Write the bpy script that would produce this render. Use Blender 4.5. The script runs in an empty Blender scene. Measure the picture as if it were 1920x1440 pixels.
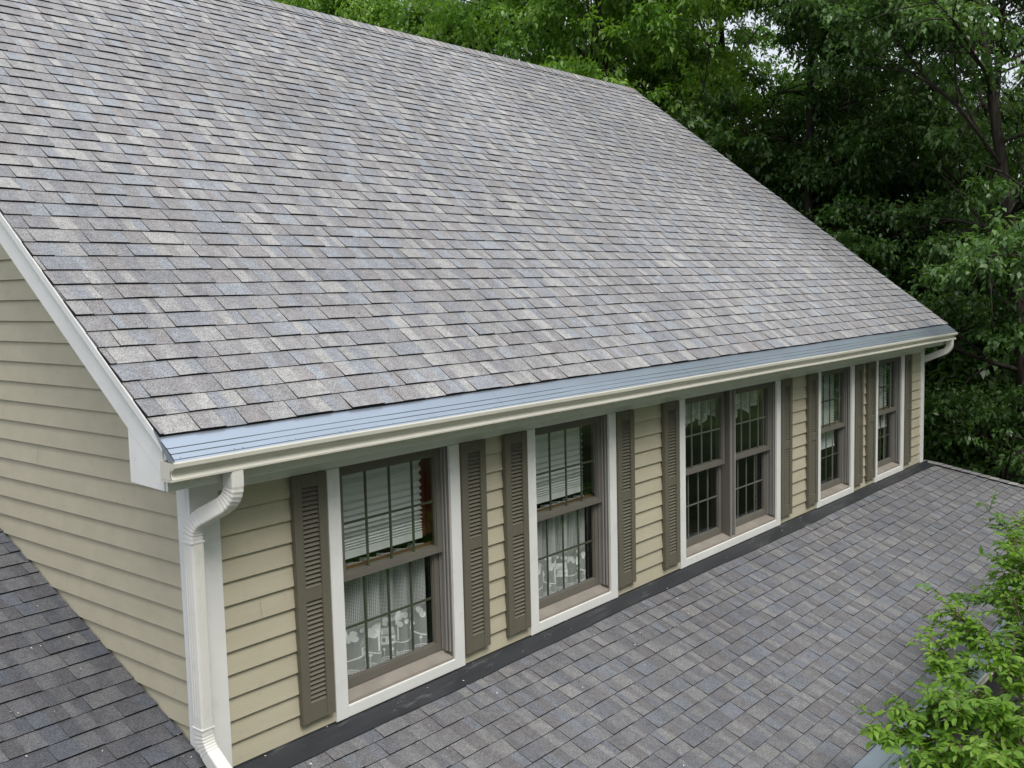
import bpy, math, random
import numpy as np
from mathutils import Vector, Matrix, Euler

# ------------------------------------------------------------------ camera, world, sun, exposure
scn = bpy.context.scene
COL = scn.collection
R_ = math.radians

cam_d = bpy.data.cameras.new("camera")
cam = bpy.data.objects.new("camera", cam_d)
COL.objects.link(cam)
cam_d.sensor_fit = 'HORIZONTAL'
cam_d.sensor_width = 36.0
cam_d.lens = 1896.16 / 1920.0 * 36.0
cam_d.clip_start = 0.05
cam_d.clip_end = 3000.0
def set_cam(loc, heading, pitch, roll):
    h, t, r = R_(heading), R_(pitch), R_(roll)
    fwd = Vector((math.cos(h)*math.cos(t), math.sin(h)*math.cos(t), -math.sin(t)))
    right = Vector((math.sin(h), -math.cos(h), 0.0))
    up = right.cross(fwd)
    c, s = math.cos(r), math.sin(r)
    rr = c*right + s*up
    uu = -s*right + c*up
    M = Matrix((rr, uu, -fwd)).transposed().to_4x4()
    M.translation = Vector(loc)
    cam.matrix_world = M
set_cam((-2.9466, -4.7598, 2.6551), 40.0548, 5.5706, -1.3835)
scn.camera = cam

SUN_EL, SUN_AZ = 57.0, 248.0      # azimuth: direction the light comes from, degrees from +X towards +Y
world = bpy.data.worlds.new("World")
scn.world = world
world.use_nodes = True
wn, wl = world.node_tree.nodes, world.node_tree.links
wn.clear()
wo = wn.new('ShaderNodeOutputWorld'); bg = wn.new('ShaderNodeBackground')
sky = wn.new('ShaderNodeTexSky'); sky.sky_type = 'NISHITA'; sky.sun_disc = False
sky.sun_elevation = R_(SUN_EL); sky.sun_rotation = R_(90.0 - SUN_AZ)
sky.air_density = 1.0; sky.dust_density = 3.0; sky.ozone_density = 1.0
# thin overcast: most of the blue is washed out to a bright white cloud layer
cl = wn.new('ShaderNodeMix'); cl.data_type = 'RGBA'
tc = wn.new('ShaderNodeTexCoord'); nz = wn.new('ShaderNodeTexNoise')
nz.inputs['Scale'].default_value = 2.2; nz.inputs['Detail'].default_value = 5
mr = wn.new('ShaderNodeMapRange'); mr.inputs[1].default_value = 0.35; mr.inputs[2].default_value = 0.65
mr.inputs[3].default_value = 0.55; mr.inputs[4].default_value = 0.9
wl.new(tc.outputs['Generated'], nz.inputs['Vector']); wl.new(nz.outputs['Fac'], mr.inputs[0])
wl.new(mr.outputs[0], cl.inputs[0]); wl.new(sky.outputs[0], cl.inputs[6])
cl.inputs[7].default_value = (8.6, 9.0, 9.6, 1)
sx = wn.new('ShaderNodeSeparateXYZ'); wl.new(tc.outputs['Generated'], sx.inputs[0])
zr = wn.new('ShaderNodeMapRange'); zr.inputs[1].default_value = 0.0; zr.inputs[2].default_value = 0.9
zr.inputs[3].default_value = 0.72; zr.inputs[4].default_value = 1.35
wl.new(sx.outputs[2], zr.inputs[0])
zm_ = wn.new('ShaderNodeMix'); zm_.data_type = 'RGBA'; zm_.blend_type = 'MULTIPLY'; zm_.inputs[0].default_value = 1
wl.new(cl.outputs[2], zm_.inputs[6]); wl.new(zr.outputs[0], zm_.inputs[7])
wl.new(zm_.outputs[2], bg.inputs['Color'])
bg.inputs['Strength'].default_value = 0.115
wl.new(bg.outputs[0], wo.inputs[0])

sun_d = bpy.data.lights.new("sun", 'SUN')
sun_d.energy = 2.0; sun_d.angle = R_(28); sun_d.color = (1.0, 0.965, 0.91)
sun = bpy.data.objects.new("sun", sun_d); COL.objects.link(sun)
sd = Vector((math.cos(R_(SUN_AZ))*math.cos(R_(SUN_EL)), math.sin(R_(SUN_AZ))*math.cos(R_(SUN_EL)), math.sin(R_(SUN_EL))))
sun.rotation_euler = sd.to_track_quat('Z', 'Y').to_euler()

vs = scn.view_settings
vs.view_transform = 'Standard'; vs.look = 'None'; vs.exposure = 0.22; vs.gamma = 1.0; vs.use_curve_mapping = False
scn.cycles.max_bounces = 7; scn.cycles.diffuse_bounces = 3; scn.cycles.glossy_bounces = 3
scn.cycles.transmission_bounces = 4; scn.cycles.transparent_max_bounces = 10
scn.cycles.caustics_reflective = False; scn.cycles.caustics_refractive = False

# ------------------------------------------------------------------ mesh helpers
class MB:
    """collects polygons, builds one mesh object"""
    def __init__(s): s.v = []; s.f = []; s.c = []; s.m = []; s.uv = []; s.use_uv = False
    def face(s, pts, col=None, mi=0, uv=None):
        b = len(s.v); s.v.extend([tuple(p) for p in pts]); s.f.append(tuple(range(b, b+len(pts))))
        s.c.append(col or (1, 1, 1)); s.m.append(mi)
        if uv is not None: s.use_uv = True
        s.uv.append(uv)
    def box(s, x0, x1, y0, y1, z0, z1, mi=0, col=None):
        b = len(s.v)
        s.v.extend([(x0,y0,z0),(x1,y0,z0),(x1,y1,z0),(x0,y1,z0),(x0,y0,z1),(x1,y0,z1),(x1,y1,z1),(x0,y1,z1)])
        for q in ((0,3,2,1),(4,5,6,7),(0,1,5,4),(1,2,6,5),(2,3,7,6),(3,0,4,7)):
            s.f.append(tuple(b+i for i in q)); s.c.append(col or (1,1,1)); s.m.append(mi); s.uv.append(None)
    def extrude_x(s, prof, x0, x1, closed=True, caps=True, mi=0, cuts=None, wob=None):
        """profile [(y,z)] swept along X"""
        xs = [x0, x1] if not cuts else [x0 + (x1-x0)*i/cuts for i in range(cuts+1)]
        b = len(s.v); n = len(prof)
        for x in xs:
            dy, dz = wob(x) if wob else (0, 0)
            s.v.extend([(x, p[0]+dy, p[1]+dz) for p in prof])
        for k in range(len(xs)-1):
            for i in range(n if closed else n-1):
                j = (i+1) % n
                s.f.append((b+k*n+i, b+(k+1)*n+i, b+(k+1)*n+j, b+k*n+j)); s.c.append((1,1,1)); s.m.append(mi); s.uv.append(None)
        if caps and closed:
            s.f.append(tuple(b+i for i in range(n))); s.c.append((1,1,1)); s.m.append(mi); s.uv.append(None)
            o = b+(len(xs)-1)*n
            s.f.append(tuple(o+n-1-i for i in range(n))); s.c.append((1,1,1)); s.m.append(mi); s.uv.append(None)
    def tube(s, pts, rad, sides=8, mi=0):
        """tapered round tube through points"""
        pts = [Vector(p) for p in pts]; b = len(s.v); n = sides
        ref = Vector((0.31, 0.95, 0.1)).normalized()
        for i, p in enumerate(pts):
            d = (pts[min(i+1, len(pts)-1)] - pts[max(i-1, 0)])
            if d.length < 1e-9: d = Vector((0,0,1))
            d.normalize(); a = d.cross(ref)
            if a.length < 1e-3: a = d.cross(Vector((1,0,0)))
            a.normalize(); c = d.cross(a)
            r = rad[i] if hasattr(rad, '__len__') else rad
            for k in range(n):
                t = 2*math.pi*k/n
                s.v.append(tuple(p + a*(r*math.cos(t)) + c*(r*math.sin(t))))
        for i in range(len(pts)-1):
            for k in range(n):
                k2 = (k+1) % n
                s.f.append((b+i*n+k, b+i*n+k2, b+(i+1)*n+k2, b+(i+1)*n+k)); s.c.append((1,1,1)); s.m.append(mi); s.uv.append(None)
        s.f.append(tuple(b+(len(pts)-1)*n+k for k in range(n))); s.c.append((1,1,1)); s.m.append(mi); s.uv.append(None)
    def build(s, name, mats, parent=None, smooth=False, colors=False, bevel=0.0):
        me = bpy.data.meshes.new(name)
        me.from_pydata(s.v, [], s.f)
        for m in (mats if isinstance(mats, (list, tuple)) else [mats]): me.materials.append(m)
        if len(set(s.m)) > 1: me.polygons.foreach_set('material_index', np.array(s.m, dtype=np.int32))
        if colors:
            ca = me.color_attributes.new('tint', 'FLOAT_COLOR', 'CORNER')
            tot = np.array([len(f) for f in s.f])
            arr = np.ones((tot.sum(), 4), dtype=np.float32)
            rows = []
            for f, c_ in zip(s.f, s.c):
                if isinstance(c_, list): rows.extend(c_)
                else: rows.extend([c_]*len(f))
            arr[:, :3] = np.array(rows, dtype=np.float32)
            ca.data.foreach_set('color', arr.ravel())
        if s.use_uv:
            ul = me.uv_layers.new(name='UVMap')
            out = []
            for f, u in zip(s.f, s.uv): out.extend(u if u is not None else [(0, 0)]*len(f))
            ul.data.foreach_set('uv', np.array(out, dtype=np.float32).ravel())
        if smooth: me.polygons.foreach_set('use_smooth', np.ones(len(s.f), dtype=bool))
        me.update()
        ob = bpy.data.objects.new(name, me); COL.objects.link(ob)
        if parent is not None: ob.parent = parent
        if bevel > 0:
            bv = ob.modifiers.new('bevel', 'BEVEL'); bv.width = bevel; bv.segments = 2; bv.limit_method = 'ANGLE'; bv.angle_limit = R_(40)
        return ob

def empty(name, loc=(0,0,0), parent=None):
    o = bpy.data.objects.new(name, None); COL.objects.link(o); o.location = loc; o.empty_display_size = 0.2
    if parent is not None: o.parent = parent
    return o
def tag(o, label, cat, group=None, kind=None):
    o['label'] = label; o['category'] = cat
    if group: o['group'] = group
    if kind: o['kind'] = kind
    return o

# ------------------------------------------------------------------ materials
def new_mat(name):
    m = bpy.data.materials.new(name); m.use_nodes = True
    nt = m.node_tree; nt.nodes.clear()
    out = nt.nodes.new('ShaderNodeOutputMaterial')
    return m, nt, out
def N(nt, t, **k):
    n = nt.nodes.new(t)
    for a, b in k.items(): setattr(n, a, b)
    return n
def principled(nt, out, col=None, rough=0.6, metal=0.0, spec=0.5):
    p = N(nt, 'ShaderNodeBsdfPrincipled')
    if col: p.inputs['Base Color'].default_value = (*col, 1)
    p.inputs['Roughness'].default_value = rough; p.inputs['Metallic'].default_value = metal
    p.inputs['Specular IOR Level'].default_value = spec
    nt.links.new(p.outputs[0], out.inputs['Surface'])
    return p
def paint(name, col, rough=0.5, var=0.06, scale=(3,3,3), bump=0.15, bscale=60, spec=0.4, metal=0.0, dirt=0.0):
    """painted surface: slow tone drift, fine grain, optional speckled dirt"""
    m, nt, out = new_mat(name); p = principled(nt, out, col, rough, metal, spec)
    co = N(nt, 'ShaderNodeTexCoord'); mp = N(nt, 'ShaderNodeMapping'); mp.inputs['Scale'].default_value = scale
    nt.links.new(co.outputs['Object'], mp.inputs['Vector'])
    n1 = N(nt, 'ShaderNodeTexNoise'); n1.inputs['Scale'].default_value = 1.0; n1.inputs['Detail'].default_value = 6
    nt.links.new(mp.outputs[0], n1.inputs['Vector'])
    r = N(nt, 'ShaderNodeMapRange'); r.inputs[1].default_value = 0.3; r.inputs[2].default_value = 0.7
    r.inputs[3].default_value = 1-var; r.inputs[4].default_value = 1+var
    nt.links.new(n1.outputs['Fac'], r.inputs[0])
    mx = N(nt, 'ShaderNodeMix', data_type='RGBA', blend_type='MULTIPLY'); mx.inputs[0].default_value = 1
    mx.inputs[6].default_value = (*col, 1); nt.links.new(r.outputs[0], mx.inputs[7])
    last = mx.outputs[2]
    n2 = N(nt, 'ShaderNodeTexNoise'); n2.inputs['Scale'].default_value = bscale; n2.inputs['Detail'].default_value = 4
    nt.links.new(mp.outputs[0], n2.inputs['Vector'])
    if dirt > 0:
        n3 = N(nt, 'ShaderNodeTexNoise'); n3.inputs['Scale'].default_value = 14; n3.inputs['Detail'].default_value = 8
        nt.links.new(co.outputs['Object'], n3.inputs['Vector'])
        r3 = N(nt, 'ShaderNodeMapRange'); r3.inputs[1].default_value = 0.58; r3.inputs[2].default_value = 0.75
        r3.inputs[3].default_value = 0; r3.inputs[4].default_value = dirt
        nt.links.new(n3.outputs['Fac'], r3.inputs[0])
        m3 = N(nt, 'ShaderNodeMix', data_type='RGBA'); nt.links.new(r3.outputs[0], m3.inputs[0])
        nt.links.new(last, m3.inputs[6]); m3.inputs[7].default_value = (0.16, 0.14, 0.10, 1); last = m3.outputs[2]
    nt.links.new(last, p.inputs['Base Color'])
    bp = N(nt, 'ShaderNodeBump'); bp.inputs['Strength'].default_value = bump; bp.inputs['Distance'].default_value = 0.004
    nt.links.new(n2.outputs['Fac'], bp.inputs['Height']); nt.links.new(bp.outputs[0], p.inputs['Normal'])
    return m

def shingle_mat(name):
    m, nt, out = new_mat(name); p = principled(nt, out, (.3,.3,.3), 0.92, 0, 0.25)
    at = N(nt, 'ShaderNodeAttribute', attribute_name='tint')
    co = N(nt, 'ShaderNodeTexCoord')
    n1 = N(nt, 'ShaderNodeTexNoise'); n1.inputs['Scale'].default_value = 130; n1.inputs['Detail'].default_value = 2; n1.inputs['Roughness'].default_value = 0.7
    nt.links.new(co.outputs['Object'], n1.inputs['Vector'])
    r1 = N(nt, 'ShaderNodeMapRange'); r1.inputs[1].default_value = 0.32; r1.inputs[2].default_value = 0.68; r1.inputs[3].default_value = 0.54; r1.inputs[4].default_value = 1.54
    nt.links.new(n1.outputs['Fac'], r1.inputs[0])
    n2 = N(nt, 'ShaderNodeTexNoise'); n2.inputs['Scale'].default_value = 22; n2.inputs['Detail'].default_value = 4
    nt.links.new(co.outputs['Object'], n2.inputs['Vector'])
    r2 = N(nt, 'ShaderNodeMapRange'); r2.inputs[1].default_value = 0.3; r2.inputs[2].default_value = 0.7; r2.inputs[3].default_value = 0.88; r2.inputs[4].default_value = 1.12
    nt.links.new(n2.outputs['Fac'], r2.inputs[0])
    n3 = N(nt, 'ShaderNodeTexNoise'); n3.inputs['Scale'].default_value = 0.5; n3.inputs['Detail'].default_value = 3
    nt.links.new(co.outputs['Object'], n3.inputs['Vector'])
    r3 = N(nt, 'ShaderNodeMapRange'); r3.inputs[1].default_value = 0.3; r3.inputs[2].default_value = 0.7; r3.inputs[3].default_value = 0.89; r3.inputs[4].default_value = 1.10
    nt.links.new(n3.outputs['Fac'], r3.inputs[0])
    a = N(nt, 'ShaderNodeMath', operation='MULTIPLY'); nt.links.new(r1.outputs[0], a.inputs[0]); nt.links.new(r2.outputs[0], a.inputs[1])
    b = N(nt, 'ShaderNodeMath', operation='MULTIPLY'); nt.links.new(a.outputs[0], b.inputs[0]); nt.links.new(r3.outputs[0], b.inputs[1])
    mx = N(nt, 'ShaderNodeMix', data_type='RGBA', blend_type='MULTIPLY'); mx.inputs[0].default_value = 1
    nt.links.new(at.outputs['Color'], mx.inputs[6]); nt.links.new(b.outputs[0], mx.inputs[7])
    nt.links.new(mx.outputs[2], p.inputs['Base Color'])
    bp = N(nt, 'ShaderNodeBump'); bp.inputs['Strength'].default_value = 0.5; bp.inputs['Distance'].default_value = 0.003
    nt.links.new(n1.outputs['Fac'], bp.inputs['Height']); nt.links.new(bp.outputs[0], p.inputs['Normal'])
    return m

def leaf_mat(name, cols, trans=0.35, rough=0.45, spec=0.35):
    """leaf: colour differs leaf by leaf and clump by clump, light passes through"""
    m, nt, out = new_mat(name)
    g = N(nt, 'ShaderNodeNewGeometry'); oi = N(nt, 'ShaderNodeObjectInfo')
    cr = N(nt, 'ShaderNodeValToRGB')
    el = cr.color_ramp.elements
    el[0].position = 0; el[0].color = (*cols[0], 1); el[1].position = 1; el[1].color = (*cols[-1], 1)
    for i, c in enumerate(cols[1:-1]):
        e = el.new((i+1)/(len(cols)-1)); e.color = (*c, 1)
    co = N(nt, 'ShaderNodeTexCoord'); n1 = N(nt, 'ShaderNodeTexNoise'); n1.inputs['Scale'].default_value = 0.8; n1.inputs['Detail'].default_value = 2
    nt.links.new(co.outputs['Object'], n1.inputs['Vector'])
    a = N(nt, 'ShaderNodeMath', operation='MULTIPLY_ADD'); nt.links.new(g.outputs['Random Per Island'], a.inputs[0]); a.inputs[1].default_value = 0.45
    r = N(nt, 'ShaderNodeMapRange'); r.inputs[1].default_value = 0.3; r.inputs[2].default_value = 0.7; r.inputs[3].default_value = 0.0; r.inputs[4].default_value = 0.55
    nt.links.new(n1.outputs['Fac'], r.inputs[0]); nt.links.new(r.outputs[0], a.inputs[2])
    nt.links.new(a.outputs[0], cr.inputs[0])
    hs = N(nt, 'ShaderNodeHueSaturation'); nt.links.new(cr.outputs[0], hs.inputs['Color'])
    rv = N(nt, 'ShaderNodeMapRange'); rv.inputs[3].default_value = 0.85; rv.inputs[4].default_value = 1.15
    nt.links.new(oi.outputs['Random'], rv.inputs[0]); nt.links.new(rv.outputs[0], hs.inputs['Value'])
    p = N(nt, 'ShaderNodeBsdfPrincipled'); p.inputs['Roughness'].default_value = rough; p.inputs['Specular IOR Level'].default_value = spec
    nt.links.new(hs.outputs[0], p.inputs['Base Color'])
    t = N(nt, 'ShaderNodeBsdfTranslucent'); 
    h2 = N(nt, 'ShaderNodeMix', data_type='RGBA', blend_type='MULTIPLY'); h2.inputs[0].default_value = 1; h2.inputs[7].default_value = (1.25, 1.35, 0.5, 1)
    nt.links.new(hs.outputs[0], h2.inputs[6]); nt.links.new(h2.outputs[2], t.inputs['Color'])
    ms = N(nt, 'ShaderNodeMixShader'); ms.inputs[0].default_value = trans
    nt.links.new(p.outputs[0], ms.inputs[1]); nt.links.new(t.outputs[0], ms.inputs[2])
    nt.links.new(ms.outputs[0], out.inputs['Surface'])
    return m

def glass_mat(name):
    m, nt, out = new_mat(name)
    lw = N(nt, 'ShaderNodeLayerWeight'); lw.inputs['Blend'].default_value = 0.5
    fr = N(nt, 'ShaderNodeMath', operation='POWER'); nt.links.new(lw.outputs['Facing'], fr.inputs[0]); fr.inputs[1].default_value = 4.0
    tr = N(nt, 'ShaderNodeBsdfTransparent'); tr.inputs['Color'].default_value = (0.98, 1.0, 0.985, 1)
    gl = N(nt, 'ShaderNodeBsdfGlossy'); gl.inputs['Roughness'].default_value = 0.02; gl.inputs['Color'].default_value = (0.9, 0.95, 0.92, 1)
    co = N(nt, 'ShaderNodeTexCoord'); n1 = N(nt, 'ShaderNodeTexNoise'); n1.inputs['Scale'].default_value = 2.5; n1.inputs['Detail'].default_value = 1
    nt.links.new(co.outputs['Object'], n1.inputs['Vector'])
    bp = N(nt, 'ShaderNodeBump'); bp.inputs['Strength'].default_value = 0.05; bp.inputs['Distance'].default_value = 0.02
    nt.links.new(n1.outputs['Fac'], bp.inputs['Height']); nt.links.new(bp.outputs[0], gl.inputs['Normal'])
    ad = N(nt, 'ShaderNodeMath', operation='MULTIPLY_ADD'); ad.inputs[1].default_value = 0.95; ad.inputs[2].default_value = 0.055; ad.use_clamp = True
    nt.links.new(fr.outputs[0], ad.inputs[0])
    ms = N(nt, 'ShaderNodeMixShader'); nt.links.new(ad.outputs[0], ms.inputs[0])
    nt.links.new(tr.outputs[0], ms.inputs[1]); nt.links.new(gl.outputs[0], ms.inputs[2]); nt.links.new(ms.outputs[0], out.inputs['Surface'])
    return m

def cloth_mat(name, col, net=0.0, cell=0.014, solid=0.5, trans=0.45):
    """thin cloth; with net > 0 a woven grid with see-through holes (UV in metres)"""
    m, nt, out = new_mat(name)
    d = N(nt, 'ShaderNodeBsdfDiffuse'); d.inputs['Color'].default_value = (*col, 1)
    t = N(nt, 'ShaderNodeBsdfTranslucent'); t.inputs['Color'].default_value = (*col, 1)
    ms = N(nt, 'ShaderNodeMixShader'); ms.inputs[0].default_value = trans
    nt.links.new(d.outputs[0], ms.inputs[1]); nt.links.new(t.outputs[0], ms.inputs[2])
    if net <= 0:
        nt.links.new(ms.outputs[0], out.inputs['Surface']); return m
    uv = N(nt, 'ShaderNodeUVMap'); sp = N(nt, 'ShaderNodeSeparateXYZ'); nt.links.new(uv.outputs[0], sp.inputs[0])
    fac = []
    for i in (0, 1):
        a = N(nt, 'ShaderNodeMath', operation='DIVIDE'); nt.links.new(sp.outputs[i], a.inputs[0]); a.inputs[1].default_value = cell
        b = N(nt, 'ShaderNodeMath', operation='FRACT'); nt.links.new(a.outputs[0], b.inputs[0])
        c = N(nt, 'ShaderNodeMath', operation='LESS_THAN'); nt.links.new(b.outputs[0], c.inputs[0]); c.inputs[1].default_value = solid
        fac.append(c)
    mx = N(nt, 'ShaderNodeMath', operation='MAXIMUM'); nt.links.new(fac[0].outputs[0], mx.inputs[0]); nt.links.new(fac[1].outputs[0], mx.inputs[1])
    mu = N(nt, 'ShaderNodeMath', operation='MULTIPLY'); nt.links.new(mx.outputs[0], mu.inputs[0]); mu.inputs[1].default_value = net
    tr = N(nt, 'ShaderNodeBsdfTransparent')
    m2 = N(nt, 'ShaderNodeMixShader'); nt.links.new(mu.outputs[0], m2.inputs[0]); nt.links.new(tr.outputs[0], m2.inputs[1]); nt.links.new(ms.outputs[0], m2.inputs[2])
    nt.links.new(m2.outputs[0], out.inputs['Surface'])
    return m

def bark_mat(name, col):
    m, nt, out = new_mat(name); p = principled(nt, out, col, 0.95, 0, 0.1)
    co = N(nt, 'ShaderNodeTexCoord'); mp = N(nt, 'ShaderNodeMapping'); mp.inputs['Scale'].default_value = (9, 9, 1.6)
    nt.links.new(co.outputs['Object'], mp.inputs['Vector'])
    n1 = N(nt, 'ShaderNodeTexNoise'); n1.inputs['Scale'].default_value = 2; n1.inputs['Detail'].default_value = 8
    nt.links.new(mp.outputs[0], n1.inputs['Vector'])
    cr = N(nt, 'ShaderNodeValToRGB'); e = cr.color_ramp.elements
    e[0].position = .3; e[0].color = (col[0]*.4, col[1]*.4, col[2]*.4, 1); e[1].position = .7; e[1].color = (col[0]*1.5, col[1]*1.5, col[2]*1.5, 1)
    nt.links.new(n1.outputs['Fac'], cr.inputs[0]); nt.links.new(cr.outputs[0], p.inputs['Base Color'])
    bp = N(nt, 'ShaderNodeBump'); bp.inputs['Strength'].default_value = 0.8; bp.inputs['Distance'].default_value = 0.03
    nt.links.new(n1.outputs['Fac'], bp.inputs['Height']); nt.links.new(bp.outputs[0], p.inputs['Normal'])
    return m

def ground_mat(name):
    m, nt, out = new_mat(name); p = principled(nt, out, (.06,.09,.03), 0.95, 0, 0.1)
    co = N(nt, 'ShaderNodeTexCoord')
    n1 = N(nt, 'ShaderNodeTexNoise'); n1.inputs['Scale'].default_value = 0.35; n1.inputs['Detail'].default_value = 10
    nt.links.new(co.outputs['Object'], n1.inputs['Vector'])
    cr = N(nt, 'ShaderNodeValToRGB'); e = cr.color_ramp.elements
    e[0].position = .35; e[0].color = (.030,.050,.014,1); e[1].position = .65; e[1].color = (.085,.115,.035,1)
    nt.links.new(n1.outputs['Fac'], cr.inputs[0]); nt.links.new(cr.outputs[0], p.inputs['Base Color'])
    n2 = N(nt, 'ShaderNodeTexNoise'); n2.inputs['Scale'].default_value = 40; n2.inputs['Detail'].default_value = 4
    nt.links.new(co.outputs['Object'], n2.inputs['Vector'])
    bp = N(nt, 'ShaderNodeBump'); bp.inputs['Strength'].default_value = 0.7; bp.inputs['Distance'].default_value = 0.05
    nt.links.new(n2.outputs['Fac'], bp.inputs['Height']); nt.links.new(bp.outputs[0], p.inputs['Normal'])
    return m

M = {}
M['shingle'] = shingle_mat('asphalt shingle granules')
M['deck'] = paint('roof deck', (.05,.05,.052), 0.9)
M['siding'] = paint('tan siding paint', (.485,.440,.325), 0.55, 0.05, (1.2,5,9), 0.35, 14, 0.3, dirt=0.10)
M['white'] = paint('white trim paint', (.80,.79,.76), 0.5, 0.04, (4,4,4), 0.25, 30, 0.4, dirt=0.10)
M['gutter'] = paint('cream gutter enamel', (.64,.615,.53), 0.26, 0.03, (3,3,3), 0.06, 20, 0.5, dirt=0.06)
M['pipe'] = paint('ivory pipe enamel', (.76,.74,.69), 0.36, 0.03, (3,3,3), 0.06, 20, 0.5, dirt=0.08)
M['shutter'] = paint('taupe shutter', (.144,.131,.098), 0.55, 0.05, (4,4,4), 0.12, 30, 0.3)
M['sash'] = paint('taupe window sash', (.160,.147,.124), 0.5, 0.06, (5,5,5), 0.1, 30, 0.35)
M['sill'] = paint('weathered taupe sill', (.280,.250,.212), 0.55, 0.12, (6,6,6), 0.15, 30, 0.35, dirt=0.25)
M['liner'] = paint('grey jamb liner', (.305,.292,.275), 0.4, 0.05, (5,5,5), 0.05, 30, 0.4)
M['grille'] = paint('dark window grille', (.075,.080,.052), 0.5, 0.05)
M['grille_light'] = paint('taupe window grille', (.17,.16,.14), 0.5, 0.05)
M['wood'] = paint('stained interior wood', (.15,.080,.034), 0.5, 0.2, (3,30,30), 0.1, 20)
M['guard'] = paint('blue grey coated metal', (.40,.46,.53), 0.30, 0.05, (2,2,2), 0.02, 8, 0.7, metal=0.62)
M['rib_shade'] = paint('painted rib shade', (.05,.055,.06), 0.6, 0.05)  # dark colour stands in for shade at the rib feet
M['flash'] = paint('charcoal metal flashing', (.034,.036,.040), 0.28, 0.18, (2.5,6,6), 0.35, 3, 0.6, dirt=0.10)
nt_ = M['flash'].node_tree; pn = [n for n in nt_.nodes if n.type == 'BSDF_PRINCIPLED'][0]
src = pn.inputs['Base Color'].links[0].from_socket
c1 = N(nt_, 'ShaderNodeTexCoord'); mp1 = N(nt_, 'ShaderNodeMapping'); mp1.inputs['Scale'].default_value = (2.2, 9, 9); nt_.links.new(c1.outputs['Object'], mp1.inputs['Vector'])
nf_ = N(nt_, 'ShaderNodeTexNoise'); nf_.inputs['Scale'].default_value = 1.3; nf_.inputs['Detail'].default_value = 7; nf_.inputs['Roughness'].default_value = .62; nt_.links.new(mp1.outputs[0], nf_.inputs['Vector'])
rf_ = N(nt_, 'ShaderNodeMapRange'); rf_.inputs[1].default_value = .60; rf_.inputs[2].default_value = .80; rf_.inputs[3].default_value = 0; rf_.inputs[4].default_value = .45; nt_.links.new(nf_.outputs['Fac'], rf_.inputs[0])
mf_ = N(nt_, 'ShaderNodeMix', data_type='RGBA'); nt_.links.new(rf_.outputs[0], mf_.inputs[0]); nt_.links.new(src, mf_.inputs[6]); mf_.inputs[7].default_value = (.30,.31,.32,1)
nt_.links.new(mf_.outputs[2], pn.inputs['Base Color'])
M['steel'] = paint('bare screw head', (.7,.7,.7), 0.3, 0.02, metal=0.9)
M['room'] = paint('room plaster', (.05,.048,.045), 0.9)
M['shade'] = cloth_mat('pleated shade cloth', (.86,.88,.85), trans=0.15)
M['blind'] = cloth_mat('mini blind slat', (.74,.77,.75), trans=0.15)
M['red'] = cloth_mat('red cloth', (.26,.055,.04), trans=0.25)
M['net'] = cloth_mat('lace net', (.95,.96,.95), net=0.94, cell=0.0095, solid=0.50)
M['lace'] = cloth_mat('dense lace', (.95,.96,.95), trans=0.12)
M['sheer'] = cloth_mat('sheer lace ground', (.93,.95,.93), net=0.74, cell=0.006, solid=0.62)
M['glass'] = glass_mat('window glass')
M['bark'] = bark_mat('bark', (.050,.042,.035))
M['twig'] = bark_mat('twig bark', (.14,.10,.075))
M['leaf_bright'] = leaf_mat('bright oak leaf', [(.078,.175,.031),(.148,.285,.050),(.235,.385,.075),(.36,.48,.16)], 0.42, 0.4, 0.5)
M['leaf_mid'] = leaf_mat('mid green leaf', [(.060,.140,.034),(.115,.230,.054),(.185,.320,.092),(.28,.40,.18)], 0.42, 0.38, 0.5)
M['leaf_dark'] = leaf_mat('dark green leaf', [(.036,.092,.023),(.074,.155,.040),(.132,.236,.074),(.26,.37,.18)], 0.38, 0.36, 0.55)
M['leaf_fresh'] = leaf_mat('fresh yellow green leaf', [(.055,.140,.020),(.135,.270,.030),(.240,.410,.048),(.38,.50,.10)], 0.45, 0.4, 0.4)
M['ground'] = ground_mat('lawn')
M['petal'] = paint('fallen petal', (.75,.73,.66), 0.8)

# ------------------------------------------------------------------ the ground
gm = MB(); gm.face([(-900,-900,-3.6),(900,-900,-3.6),(900,900,-3.6),(-900,900,-3.6)])
ground = gm.build('ground', M['ground']); ground['kind'] = 'structure'
ground['label'] = 'shaded green lawn under the trees around the house'

# ------------------------------------------------------------------ the house
house = empty('house', (0,0,-3.6))
tag(house, 'tan clapboard house with grey shingled roof, white trim and taupe shutters', 'house')
HP = Matrix.Translation((0,0,3.6))
def part(mb, name, mats, parent=None, **k):
    """part of the house built in world coordinates"""
    o = mb.build(name, mats, parent or house, **k)
    if parent is None: o.matrix_parent_inverse = house.matrix_basis.inverted() if False else Matrix.Translation((0,0,3.6))
    return o

X_R, RX0, RX1 = 11.80, -0.285, 12.12        # right wall corner, roof ends
PITCH = R_(37.3); EY, EZ = -0.246, 1.955    # lower edge of the shingles
RIDGE_Y = 4.985; RIDGE_Z = EZ + (RIDGE_Y-EY)*math.tan(PITCH)
rng = random.Random(7)

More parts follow.
